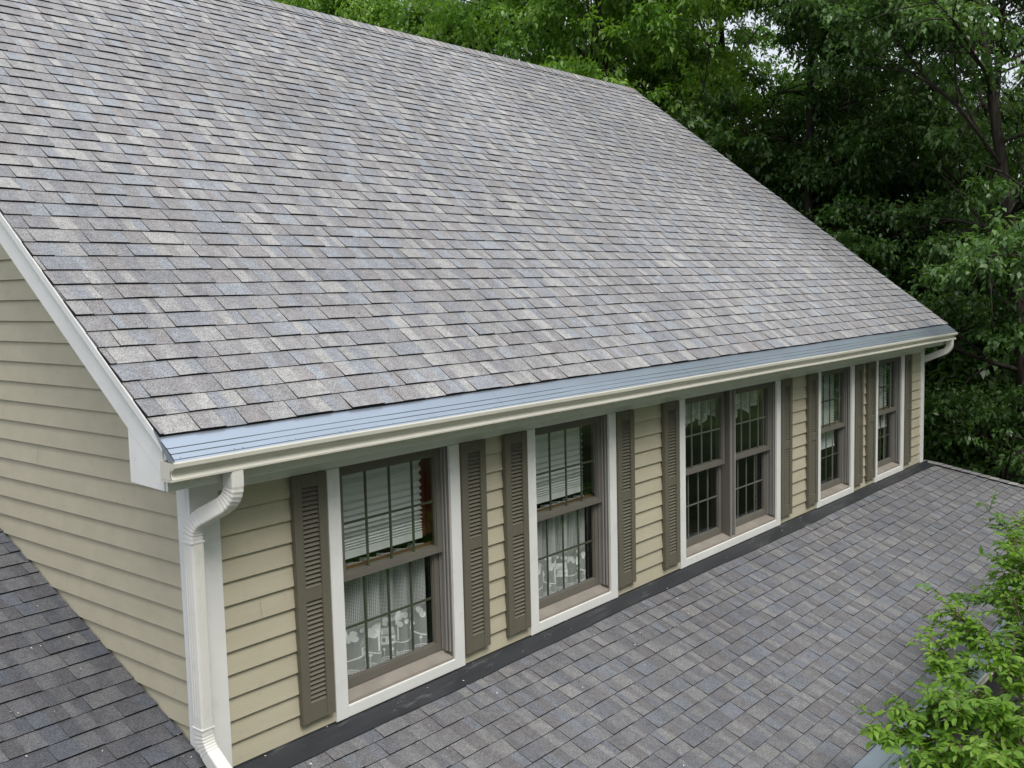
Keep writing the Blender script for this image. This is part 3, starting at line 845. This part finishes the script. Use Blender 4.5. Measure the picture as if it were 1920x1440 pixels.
# --- shutters
SHX = [(.655,.900),(2.096,2.346),(2.560,2.812),(4.012,4.262),(4.750,5.006),(7.150,7.400),(7.835,8.090),(9.220,9.460),(9.630,9.890),(10.990,11.235)]
def shutter_mesh(w, z0, z1):
    mb = MB()
    st = .062; T0, T1 = -.052, -.020      # front / back
    zs_ = [(z0+.108, z0+.735), (z0+.812, z0+1.42)]
    mb.box(0, st, T0, T1, z0, z1); mb.box(w-st, w, T0, T1, z0, z1)
    e = .0012
    cuts = [z0+e] + [q for ab in zs_ for q in ab] + [z1-e]
    for k in range(0, 6, 2): mb.box(st, w-st, T0+.003, T1, cuts[k], cuts[k+1])
    mb.box(st, w-st, T1-.006, T1-.002, z0+.05, z1-.05)
    for a, b in zs_:
        n = 22; h = (b-a)/n
        for j in range(n):
            q = a+h*j
            mb.extrude_x([(T0+.004,q+.0035),(T0+.010,q+.0028),(T1-.005,q+h*.93),(T1-.0085,q+h*.96)], st-.001, w-st+.001)
    # moulded edge grooves and screw heads
    for x in (st-.006, w-st+.003): mb.box(x, x+.003, T0-.0008, T0+.001, z0+.004, z1-.004)
    for x in (st*.5, w-st*.5):
        for z in (z0+.07, z0+.774, z1-.05):
            mb.box(x-.004, x+.004, T0-.003, T0+.001, z-.004, z+.004)
    return mb
srs = random.Random(9)
for (a, b) in SHX:
    z0 = .080; m_ = shutter_mesh(b-a, z0, 1.577)
    o = part(m_, 'shutter', M['shutter'])
    o.matrix_parent_inverse = Matrix.Translation((a, 0, 3.6))

# ------------------------------------------------------------------ curtains and blinds behind the glass
def curtain_surface(x0, x1, y, nf, amp, seed):
    rs = random.Random(seed); ph = [rs.random()*6.28 for _ in range(3)]
    def S(u, z):          # u in 0..1
        x = x0+(x1-x0)*u
        k = 0.55+0.45*math.sin(1.9*u*6.28+ph[1])
        f = math.sin(u*nf*6.283+ph[0]+.8*math.sin(u*7+ph[2]))
        return (x+.012*math.cos(u*nf*6.283+ph[0]), y + amp*f*(.75+.25*k) + .004*(0.9-z)*math.sin(u*40+ph[2]), z)
    return S
def lace_curtain(name, x0, x1, ztop, zhem, y, seed, label, valance=False):
    root = empty(name, ((x0+x1)/2, y, zhem))
    tag(root, label, 'curtain')
    inv = Matrix.Translation((-(x0+x1)/2, -y, -zhem))
    nf = 5.5; amp = .036; S = curtain_surface(x0, x1, y, nf, amp, seed)
    Wd = (x1-x0)*1.35     # cloth width, metres
    band = .33 if not valance else .14
    NU = 140
    hem = lambda u: zhem + (.018*abs(math.sin(u*Wd/.105*math.pi)) if not valance else .09*abs(math.sin(u*Wd/.40*math.pi))**.8)
    def sheet(za, zb, mat, nm, nz):
        mb = MB()
        for i in range(NU):
            u0, u1 = i/NU, (i+1)/NU
            for j in range(nz):
                def Z(u, t):
                    lo = za(u); return lo+(zb(u)-lo)*t
                q = [(u0,Z(u0,j/nz)),(u1,Z(u1,j/nz)),(u1,Z(u1,(j+1)/nz)),(u0,Z(u0,(j+1)/nz))]
                mb.face([S(*p) for p in q], uv=[(p[0]*Wd, p[1]) for p in q])
        o = mb.build(nm, mat, root, smooth=True); o.matrix_parent_inverse = inv; return o
    sheet(lambda u: zhem+band, lambda u: ztop, M['net'], 'net_panel', 8)
    # woven motifs: dense white shapes in the cloth
    mb = MB()
    for i in range(NU):
        u0, u1 = i/NU, (i+1)/NU
        for j in range(6):
            Z = lambda u, t: hem(u)+(zhem+band-hem(u))*t
            q = [(u0,Z(u0,j/6)),(u1,Z(u1,j/6)),(u1,Z(u1,(j+1)/6)),(u0,Z(u0,(j+1)/6))]
            mb.face([S(*p) for p in q], uv=[(p[0]*Wd, p[1]) for p in q])
    def poly(pts):
        out = [];
        for (m_, z) in pts:
            u = m_/Wd
            if u < 0 or u > 1: return
            p = S(u, z); out.append((p[0], p[1]-.0025, p[2]))
        mb.face(out, mi=1)
    def disc(m_, z, r, n=8): poly([(m_+r*math.cos(2*math.pi*k/n), z+r*math.sin(2*math.pi*k/n)) for k in range(n)])
    def strip(f, g, m0, m1, n=60):
        for k in range(n):
            a, b = m0+(m1-m0)*k/n, m0+(m1-m0)*(k+1)/n
            poly([(a,f(a)),(b,f(b)),(b,g(b)),(a,g(a))])
    H = lambda m_: hem(min(1,max(0,m_/Wd)))
    strip(lambda m_: H(m_), lambda m_: H(m_)+.006, .002, Wd-.002, 150)
    strip(lambda m_: H(m_)+.026, lambda m_: H(m_)+.033, .002, Wd-.002, 150)
    m_ = .008
    while m_ < Wd: disc(m_, H(m_)+.016, .0062, 6); m_ += .0155
    if not valance:
        strip(lambda m_: zhem+.118+.016*math.sin(m_/.31*6.28), lambda m_: zhem+.130+.020*math.sin(m_/.31*6.28), .002, Wd-.002, 120)
        m0 = .02; rs = random.Random(seed+5); q_ = 1.62
        while m0 < Wd-.12:
            z = zhem+.130
            def R(x0, x1, z0, z1): poly([(m0+x0*q_,z+z0*q_),(m0+x1*q_,z+z0*q_),(m0+x1*q_,z+z1*q_),(m0+x0*q_,z+z1*q_)])
            # cottage: wall pieces around two windows, roof
            R(0,.012,0,.036); R(.026,.046,0,.036); R(.060,.072,0,.036); R(.012,.026,0,.012); R(.012,.026,.028,.036); R(.046,.060,.024,.036)
            poly([(m0-.006*q_,z+.0375*q_),(m0+.078*q_,z+.0375*q_),(m0+.060*q_,z+.072*q_),(m0+.012*q_,z+.072*q_)])
            # tree crowns, trunk, flowers on the bank
            for _ in range(15): disc(m0+.128*q_+rs.uniform(-.040,.040)*q_, z+.085*q_+rs.uniform(-.022,.034)*q_, rs.uniform(.010,.015)*q_)
            for _ in range(5): disc(m0+.02*q_+rs.uniform(-.016,.05)*q_, z+.088*q_+rs.uniform(-.006,.02)*q_, rs.uniform(.008,.012)*q_)
            R(.124,.132,-.006,.075)
            for dx in (.02, .052, .10): disc(m0+dx*q_, z-.020*q_, .0065*q_, 8); R(dx-.0013, dx+.0013, -.046, -.024)
            m0 += .305
    else:
        rs = random.Random(seed+5)
        for _ in range(70): 
            mm = rs.uniform(.01, Wd-.01); disc(mm, H(mm)+rs.uniform(.045,.11), rs.uniform(.006,.013))
    o = mb.build('lace_border', [M['sheer'], M['lace']], root); o.matrix_parent_inverse = inv
    return root
lace_curtain('lace_curtain', 1.05, 1.895, .90, .138, .175, 3, 'white lace cafe curtain in the nearest window, below the shade with red cloth beside it')
lace_curtain('lace_curtain', 2.97, 3.80, .90, .138, .175, 8, 'white lace cafe curtain in the second nearest window, under a shade with no red cloth')
lace_curtain('lace_valance', 5.20, 6.02, 1.58, 1.235, .165, 4, 'lace valance behind the near half of the double window', True)
lace_curtain('lace_valance', 6.16, 6.99, 1.58, 1.235, .165, 6, 'lace valance behind the far half of the double window', True)
def pleated(x0, x1, zb, zt, y, label):
    mb = MB(); zz = [zb, zb+.055]; stp = .012; z = zb+.055
    pts = [(y-.006, zb), (y-.006, zb+.05)]
    side_ = 1; z = zb+.052
    while z < zt:
        pts.append((y + side_*(.014 if z > zb+.12 else .010), z)); side_ = -side_
        stp = .009 if z < zb+.10 else min(.031, .012+.05*(z-zb-.10)); z += stp
    n = 6
    for i in range(len(pts)-1):
        (ya, za), (yb, zb_) = pts[i], pts[i+1]
        for k in range(n):
            xa, xb = x0+(x1-x0)*k/n, x0+(x1-x0)*(k+1)/n
            mb.face([(xa,ya,za),(xb,ya,za),(xb,yb,zb_),(xa,yb,zb_)])
    o = mb.build('pleated_shade', M['shade']); tag(o, label, 'window shade')
    return o
pleated(1.040, 1.890, .935, 1.60, .155, 'white pleated shade half lowered in the nearest window, red cloth beside its zigzag edge')
pleated(2.950, 3.775, .935, 1.60, .155, 'white pleated shade half lowered in the second nearest window, dark gap beside its edge')
mb = MB()
for k in range(14):
    a, b = 1.80+.018*k, 1.80+.018*(k+1)
    ya, yb = .195+.012*math.sin(k*1.3), .195+.012*math.sin((k+1)*1.3)
    mb.face([(a,ya,.93),(b,yb,.93),(b,yb,1.70),(a,ya,1.70)])
tag(mb.build('red_drape', M['red'], smooth=True), 'strip of red cloth hanging beside the pleated shade in the nearest window', 'drape')
def mini_blind(x0, x1, zb, zt, y, label):
    root = empty('mini_blind', ((x0+x1)/2, y, zb)); tag(root, label, 'window blind')
    inv = Matrix.Translation((-(x0+x1)/2, -y, -zb))
    mb = MB(); z = zb+.02
    while z < zt-.03:
        mb.face([(x0,y-.011,z),(x1,y-.011,z),(x1,y+.009,z+.012),(x0,y+.009,z+.012)]); z += .021
    o = mb.build('slats', M['blind'], root); o.matrix_parent_inverse = inv
    mb = MB(); mb.box(x0,x1,y-.012,y+.012,zb,zb+.016); o = mb.build('bottom_rail', M['blind'], root); o.matrix_parent_inverse = inv
    mb = MB()
    for x in (x0+.12, x1-.12): mb.box(x-.001,x+.001,y-.013,y-.0125,zb,zt)
    o = mb.build('ladder_cord', M['blind'], root); o.matrix_parent_inverse = inv
mini_blind(8.235, 9.02, .60, 1.60, .15, 'white mini blind hanging lower than the sash rail in the window before the last')
mini_blind(10.04, 10.80, .62, 1.60, .15, 'white mini blind in the last window, next to the far wall corner')

# ------------------------------------------------------------------ trees
def mesh_from_arrays(name, verts, quads, mat):
    me = bpy.data.meshes.new(name)
    nv, nq = len(verts), len(quads)
    me.vertices.add(nv); me.vertices.foreach_set('co', np.ascontiguousarray(verts, dtype=np.float32).ravel())
    me.loops.add(nq*4); me.loops.foreach_set('vertex_index', np.ascontiguousarray(quads, dtype=np.int32).ravel())
    me.polygons.add(nq); me.polygons.foreach_set('loop_start', np.arange(0, nq*4, 4, dtype=np.int32))
    try: me.polygons.foreach_set('loop_total', np.full(nq, 4, dtype=np.int32))
    except Exception: pass
    me.materials.append(mat); me.update(calc_edges=True); me.validate()
    return me
def norm(a): return a/np.maximum(np.linalg.norm(a, axis=-1, keepdims=True), 1e-9)
def leaf_quads(pos, axis, nrm, length, width, fold=0.25):
    """one folded rhombus per leaf"""
    axis = norm(axis); side_ = norm(np.cross(axis, nrm)); up = np.cross(side_, axis)
    L_ = length[:, None]; W_ = width[:, None]
    v = np.empty((len(pos), 4, 3), dtype=np.float32)
    v[:, 0] = pos; v[:, 2] = pos + axis*L_ - up*L_*0.10
    mid = pos + axis*L_*0.48
    v[:, 1] = mid + side_*W_*.5 + up*W_*fold; v[:, 3] = mid - side_*W_*.5 + up*W_*fold
    q = np.arange(len(pos)*4).reshape(-1, 4)
    return v.reshape(-1, 3), q

def grow_tree(seed, H, crown_r, base_h, n_limb, leaf_len, n_clump, per, droop=0.5, lean=0.0, flat=0.6, trunk_r=0.22, low=False):
    """returns trunk MB and leaf arrays; the tree stands at the origin"""
    rs = np.random.default_rng(seed); mb = MB()
    npt = 9
    tp = [np.array([0.,0.,0.])]
    d = np.array([lean, 0., 1.])
    for i in range(1, npt):
        d = norm(d + rs.normal(0, .035, 3)*np.array([1,1,.2])); tp.append(tp[-1] + d*H*.9/(npt-1))
    rad = [trunk_r*(1-.82*(i/(npt-1))**.9) for i in range(npt)]; rad[0] *= 1.35
    mb.tube(tp, rad, 10)
    ends = []   # (point, weight)
    def at_trunk(t):
        f = t*(npt-1); i = min(int(f), npt-2); return tp[i]*(1-(f-i))+tp[i+1]*(f-i), rad[i]
    for k in range(n_limb):
        t = base_h + (1-base_h)*((k+.5)/n_limb)**.9*.98
        p, r0 = at_trunk(min(t, .97))
        az = k*2.4 + rs.uniform(-.5, .5)
        prof = math.sin(math.pi*min(1, (.18+.82*(t-base_h)/(1-base_h))))**.7 if not low else 1.0-.6*(t-base_h)
        ln = crown_r*max(.3, prof)*rs.uniform(.75, 1.15)
        up = rs.uniform(.15, .6) + .5*(t-base_h)
        dv = norm(np.array([math.cos(az), math.sin(az), up]))
        pts = [p]; n = 6
        for j in range(n):
            dv = norm(dv + rs.normal(0, .12, 3) + np.array([0, 0, -.05 + .02*j])); pts.append(pts[-1] + dv*ln/n)
        rr = [max(.010, r0*.36*(1-.88*j/n)) for j in range(n+1)]
        mb.tube(pts, rr, 6)
        for j in range(1, n+1):
            ends.append((pts[j], .6+.5*j/n))
            for b in range(2):
                sd = norm(dv + rs.normal(0, .75, 3)); sl = ln*rs.uniform(.22, .42)
                q = [pts[j], pts[j]+sd*sl*.5+np.array([0,0,.03]), pts[j]+sd*sl+np.array([0,0,-.06*sl])]
                mb.tube(q, [rr[j]*.55+.006, rr[j]*.35+.005, .005], 5)
                ends.append((q[1], .9)); ends.append((q[2], 1.1)); 
    P = np.array([e[0] for e in ends]); Wt = np.array([e[1] for e in ends]); Wt /= Wt.sum()
    # foliage hangs in layered boughs with gaps of shade between them
    nb = max(20, n_clump//9)
    bi = rs.choice(len(P), nb, p=Wt); bc = P[bi] + rs.normal(0, .18, (nb, 3)); br = crown_r*rs.uniform(.11, .24, nb)
    idx = rs.integers(0, nb, n_clump)
    d_ = norm(rs.normal(0, 1, (n_clump, 3))); d_[:, 2] = np.abs(d_[:, 2])*.9 - .22
    cen = bc[idx] + d_*(br[idx]*rs.uniform(.35, 1.0, n_clump)**.6)[:, None]*np.array([1.15,1.15,.62])
    # each clump: a few twigs, leaves fanned along them
    ntw = 7; per_t = max(3, per//ntw)
    twd = norm(rs.normal(0, 1, (n_clump, ntw, 3))*np.array([1,1,.45]) + np.array([0,0,.1]))
    twl = rs.uniform(.22, .48, (n_clump, ntw, 1))
    tt = (np.arange(per_t)+.6)/per_t
    pos = cen[:, None, None, :] + twd[:, :, None, :]*twl[:, :, None, :]*tt[None, None, :, None]
    pos = pos - np.array([0,0,1.])*(tt**2*.12)[None, None, :, None]
    pos = pos.reshape(-1, 3); tdir = np.repeat(twd.reshape(-1, 3), per_t, axis=0)
    n = len(pos)
    ax = norm(tdir*.7 + rs.normal(0, .55, (n, 3)) + np.array([0,0,-droop]))
    nr = norm(np.array([0,0,1.]) + rs.normal(0, .45, (n, 3)) + tdir*.25)
    ln = leaf_len*rs.uniform(.7, 1.25, n); wd = ln*rs.uniform(.42, .62, n)
    v, q_ = leaf_quads(pos + rs.normal(0, .025, (n, 3)), ax, nr, ln, wd)
    return mb, v, q_

PROTO = {}
def proto(kind, **k):
    leaf = k.pop('leaf')
    mb, v, q_ = grow_tree(**k)
    tm = mb.build('trunk', M['bark'], smooth=True); tme = tm.data; bpy.data.objects.remove(tm)
    PROTO[kind] = (tme, mesh_from_arrays('crown', v, q_, leaf))
proto('oak',    seed=1, H=15, crown_r=4.6, base_h=.22, n_limb=26, leaf_len=.120, n_clump=2300, per=56, leaf=M['leaf_bright'], trunk_r=.17)
proto('maple',  seed=2, H=18, crown_r=4.4, base_h=.28, n_limb=26, leaf_len=.115, n_clump=2100, per=56, leaf=M['leaf_mid'], trunk_r=.17)
proto('dark',   seed=3, H=19, crown_r=4.2, base_h=.12, n_limb=34, leaf_len=.115, n_clump=1650, per=56, leaf=M['leaf_dark'], trunk_r=.17, droop=.7)
proto('slim',   seed=4, H=20, crown_r=3.2, base_h=.34, n_limb=24, leaf_len=.115, n_clump=900, per=56, leaf=M['leaf_dark'], trunk_r=.15, droop=.6)
proto('bush',   seed=5, H=4.6, crown_r=2.5, base_h=.04, n_limb=22, leaf_len=.105, n_clump=1100, per=56, leaf=M['leaf_dark'], trunk_r=.09, low=True)
def tree(name, kind, x, y, rot, sc, label, cat='tree', group=None, crown=None, z=-3.6, szf=1.0):
    r = empty(name, (x, y, z)); r.rotation_euler = (0, 0, rot); r.scale = (sc, sc, sc*szf)
    tag(r, label, cat, group)
    tme, cme = PROTO[kind]
    for nm, me in (('trunk', tme), ('crown', cme)):
        o = bpy.data.objects.new(nm, me); COL.objects.link(o); o.parent = r
    return r
def polar(dist, heading):
    return (-2.95+dist*math.cos(R_(heading)), -4.76+dist*math.sin(R_(heading)))
G1 = 'trees in the wood behind the house'
TREES = [
 ('oak_tree','oak',   23.5, 33.0, 0.3, .98, 1.25, 'bright yellow green oak rising behind the far end of the roof ridge'),
 ('oak_tree','oak',   26.5, 43.2, 2.1, .86, 1.10, 'low bright green oak crown peeping over the middle of the ridge'),
 ('oak_tree','oak',   28.0, 51.0, 4.0, .86, 1.22, 'yellow green oak tip at the top edge, leftmost over the ridge'),
 ('dark_tree','dark', 34.0, 39.0, 1.0, 1.10, 1.35, 'tall dark tree behind the ridge between the two bright oaks'),
 ('dark_tree','dark', 35.0, 46.5, 3.0, 1.10, 1.40, 'tall dark tree behind the low oak crown over the ridge'),
 ('dark_tree','dark', 36.0, 53.5, 5.0, 1.10, 1.40, 'dark tree at the top edge behind the leftmost oak tip'),
 ('maple_tree','maple',29.5, 27.6, 0.8, 1.05, 1.2, 'mid green tree behind the sloping roof end, right of the bright oak'),
 ('oak_tree','oak',   27.0, 30.3, 1.3, .84, 1.0, 'lower mid green oak in the gap just behind the end of the ridge'),
 ('slim_tree','slim', 22.0, 23.9, 2.0, 1.00, 1.1, 'slim tall tree with bare trunk, sky showing beside it'),
 ('slim_tree','slim', 25.0, 20.2, 4.4, 1.04, 1.1, 'slim dark tree with small bright gaps of sky around its stem'),
 ('dark_tree','dark', 21.5, 16.0, 0.9, 0.90, 1.0, 'dark leafy tree above the far end of the gutter'),
 ('dark_tree','dark', 18.5, 11.6, 2.6, 0.95, 1.0, 'very dark tree filling the upper right corner'),
]
for (nm, kind, dist, hd_, rot, sc, zf, lab) in TREES:
    x, y = polar(dist, hd_); tree(nm, kind, x, y, rot, sc, lab, 'tree', G1, szf=zf)
G2 = 'bushes under the trees beyond the porch'
BUSH = [(21.5,20.0,0.2,1.10),(21.0,15.6,1.9,1.05),(21.5,11.0,3.3,1.10),(24.0,24.0,4.4,1.45),(25.5,17.8,5.3,2.0),(26.5,13.0,2.4,1.6),(27.0,26.5,.9,1.9),(28.0,22.0,2.9,1.85),(29.0,32.0,3.9,1.9)]
BL = ['dark bush just below the far end of the gutter','dark bush past the far corner of the porch roof','dark bush at the right edge above the porch hip','dark bush low beside the sloping roof end','dark bush behind those at the porch corner',
      'tall dark bush behind the right edge of the porch','tall bush hidden low behind the roof end','tall bush in the shade below the sky gaps','tall bush filling the gap under the bright oak']
for (d_, h_, r_, s_), lab in zip(BUSH, BL):
    x, y = polar(d_, h_); tree('bush', 'bush', x, y, r_, s_, lab, 'bush', G2)
# unseen lawn trees mirrored in the panes; arc added to block low sky
for (x, y, r_, k_) in ((13,-16,1.,'maple'),(19,-14,2.2,'dark'),(25,-12,3.,'maple'),(17,-23,.4,'oak'),(28,-19,5.,'dark'),(24,-5,1.1,'dark'),(29,-10,3.1,'maple'),(6.5,-16.5,4.,'dark'),(0,-17,2.8,'maple'),(-6.5,-16.5,.7,'oak'),(-13,-14,5.2,'dark'),(9,-24,3.3,'dark'),(-3,-24,1.4,'dark')):
    tree('offscreen_lawn_tree', k_, x, y, r_, 0.98, 'unseen tree across the front lawn, added to block low sky and mirror in panes', 'tree', 'added unseen trees across the front lawn')

# ------------------------------------------------------------------ the young tree in front of the porch: every leaf modelled
def fine_leaves(pos, axis, nrm, length, width):
    """pointed oval leaf, 6 quads, folded at the midrib and curved down"""
    axis = norm(axis); side_ = norm(np.cross(axis, nrm)); up = np.cross(side_, axis)
    st = [(0.0, .02), (.25, .40), (.55, .5), (.82, .28), (1.0, .01)]
    n = len(pos); v = np.empty((n, 15, 3), dtype=np.float32)
    for i, (t, w) in enumerate(st):
        cpt = pos + axis*(length*t)[:, None] - up*(length*.22*t*t)[:, None]
        lift = up*(width*w*.38)[:, None]
        v[:, i*3] = cpt - side_*(width*w)[:, None] + lift
        v[:, i*3+1] = cpt
        v[:, i*3+2] = cpt + side_*(width*w)[:, None] + lift
    q = []
    for i in range(4):
        for j in range(2): q.append([i*3+j, i*3+j+1, (i+1)*3+j+1, (i+1)*3+j])
    q = np.array(q)[None] + (np.arange(n)*15)[:, None, None]
    return v.reshape(-1, 3), q.reshape(-1, 4)
def young_tree(name, base, sprays, label, leaf, seed, leaf_len=.066, fork=None):
    """sprays: (tip, spread, count)"""
    rs = np.random.default_rng(seed)
    root = empty(name, base); tag(root, label, 'tree'); inv = Matrix.Translation([-b for b in base])
    mb = MB(); base = np.array(base); fork = np.array(fork)
    mb.tube([base, base*.6+fork*.4+np.array([.05,.03,0]), fork], [.055,.045,.032], 8)
    pos, ax, nr = [], [], []
    for tip, spread, ntw in sprays:
        tip = np.array(tip); hub = fork + (tip-fork)*.30 + np.array([0,0,.15])
        b = [fork, hub, fork+(tip-fork)*.72+np.array([0,0,.10]), tip]
        mb.tube(b, [.016,.011,.006,.0025], 5)
        out = norm((tip-fork)*np.array([1,1,.3]))
        for k in range(ntw):
            t = rs.uniform(.45, 1.0); s0 = b[1]*(1-t)**2 + 2*b[2]*t*(1-t) + b[3]*t*t if t < 1 else tip
            tw = norm(out*rs.uniform(.2, 1.0) + rs.normal(0, .8, 3)*np.array([1,1,.28]))
            L_ = spread*rs.uniform(.45, 1.0)
            e = s0 + tw*L_ + np.array([0,0,-.10*L_+rs.normal(0,.03)])
            mb.tube([s0, (s0+e)/2+np.array([0,0,.02]), e], [.0035,.0028,.0015], 4)
            nl = rs.integers(9, 15)
            sd = norm(np.cross(tw, np.array([0,0,1.])))
            for j in range(nl):
                f = (j+1)/nl; sg = 1 if j % 2 else -1
                p = s0+(e-s0)*f + np.array([0,0,.02*math.sin(f*3.1)])
                a = tw*.55 + sd*sg*(.9 if j < nl-1 else .05) + rs.normal(0,.22,3) + np.array([0,0,rs.uniform(-.45,.05)])
                pos.append(p); ax.append(a); nr.append(np.array([0,0,1.])+rs.normal(0,.35,3))
    pos, ax, nr = np.array(pos), np.array(ax), np.array(nr); n = len(pos)
    ln = leaf_len*rs.uniform(.6, 1.2, n)
    v, q_ = fine_leaves(pos, ax, nr, ln, ln*rs.uniform(.44,.56,n))
    o = mb.build('trunk', M['twig'], root, smooth=True); o.matrix_parent_inverse = inv
    me = mesh_from_arrays('crown', v, q_, leaf); me.polygons.foreach_set('use_smooth', np.ones(len(me.polygons), dtype=bool))
    o = bpy.data.objects.new('crown', me); COL.objects.link(o); o.parent = root; o.matrix_parent_inverse = inv
    return root
SPR = [((5.95,-2.65,.50),.30,26),((6.4,-2.7,.62),.32,26),((5.7,-2.8,.36),.30,24),((6.6,-2.9,.45),.34,24),((3.42,-2.47,-.29),.24,29),((3.64,-2.57,-.20),.26,25),((3.84,-2.64,-.14),.28,29),((3.77,-2.86,-.10),.32,32),((4.31,-2.56,-.08),.26,23),
 ((4.68,-2.37,-.03),.24,21),((5.03,-2.46,.06),.28,25),((4.97,-2.71,.0),.32,29),((5.43,-2.78,.14),.32,29),((6.12,-2.48,.28),.28,23),((6.22,-2.58,.41),.32,25),
 ((3.36,-2.73,-.38),.24,23),((3.44,-2.96,-.27),.30,29),((3.95,-3.08,-.18),.34,32),((3.50,-3.20,-.30),.34,32),((4.65,-2.97,-.06),.34,32),((5.2,-3.1,.12),.36,29),
 ((4.3,-3.35,-.2),.38,32),((5.8,-3.0,.25),.36,28),((6.3,-3.0,.35),.36,25),((4.9,-3.5,-.1),.38,29),((3.9,-3.5,-.5),.38,29),((5.6,-3.5,.0),.40,28),
 ((4.2,-2.85,-.65),.36,28),((4.9,-2.85,-.55),.36,28),((5.6,-2.9,-.40),.38,28),((3.7,-3.0,-.80),.34,25),((3.6,-3.4,-.95),.36,25),((4.4,-3.2,-.95),.38,28),((5.2,-3.2,-.8),.38,28),((6.1,-3.3,-.2),.40,25)]
young_tree('young_tree', (5.0,-3.6,-3.6), SPR, 'young tree with fresh yellow green oval leaves reaching over the porch gutter', M['leaf_fresh'], 17, fork=(4.9,-3.25,-1.25))
young_tree('young_tree', (8.3,-3.5,-3.6), [((5.97,-2.05,-.11),.17,9),((6.30,-2.12,-.18),.20,11),((6.60,-2.19,-.25),.24,11),((8.10,-1.87,.22),.20,9),((8.27,-2.08,.19),.26,12),((7.0,-2.45,-.30),.34,14),((7.5,-2.35,-.1),.32,14),
 ((8.2,-2.5,.1),.36,15),((7.6,-2.9,.0),.4,16),((8.6,-2.8,.3),.38,14),((6.9,-2.8,-.6),.38,15),((7.9,-2.8,-.5),.40,16),((7.2,-3.2,-.3),.4,16)],
           'darker leafed young tree behind the bright one, branches hanging over the porch', M['leaf_mid'], 23, fork=(8.1,-3.0,-.95))

# ------------------------------------------------------------------ fallen petals and specks on the roofs
pr_ = random.Random(12); mb = MB()
def speck(P, nrm, s):
    n = Vector(nrm).normalized(); a = n.cross(Vector((pr_.random()-.5, pr_.random()-.5, .3))).normalized(); b = n.cross(a)
    P = Vector(P); mb.face([P+a*s, P+b*s*.5+n*s*.25, P-a*s*.9, P-b*s*.5+n*s*.1])
for _ in range(90):
    x = pr_.uniform(.3, 10); sd_ = pr_.random()**1.6*2.1 + .03
    speck((x, -sd_*cp, -sd_*sp_+PZ+.024), (0,-sp_,cp), pr_.uniform(.004,.010))
for _ in range(50):
    x = pr_.uniform(-2.0, -.02); y = pr_.uniform(-.3, 1.8)
    speck((x, y, SZ+y*ss/cs+.018), (0,-ss,cs), pr_.uniform(.003,.008))
o = mb.build('petal_litter', M['petal']); o['kind'] = 'stuff'; o['label'] = 'tiny pale fallen petals scattered over the lower roofs'; o['category'] = 'litter'
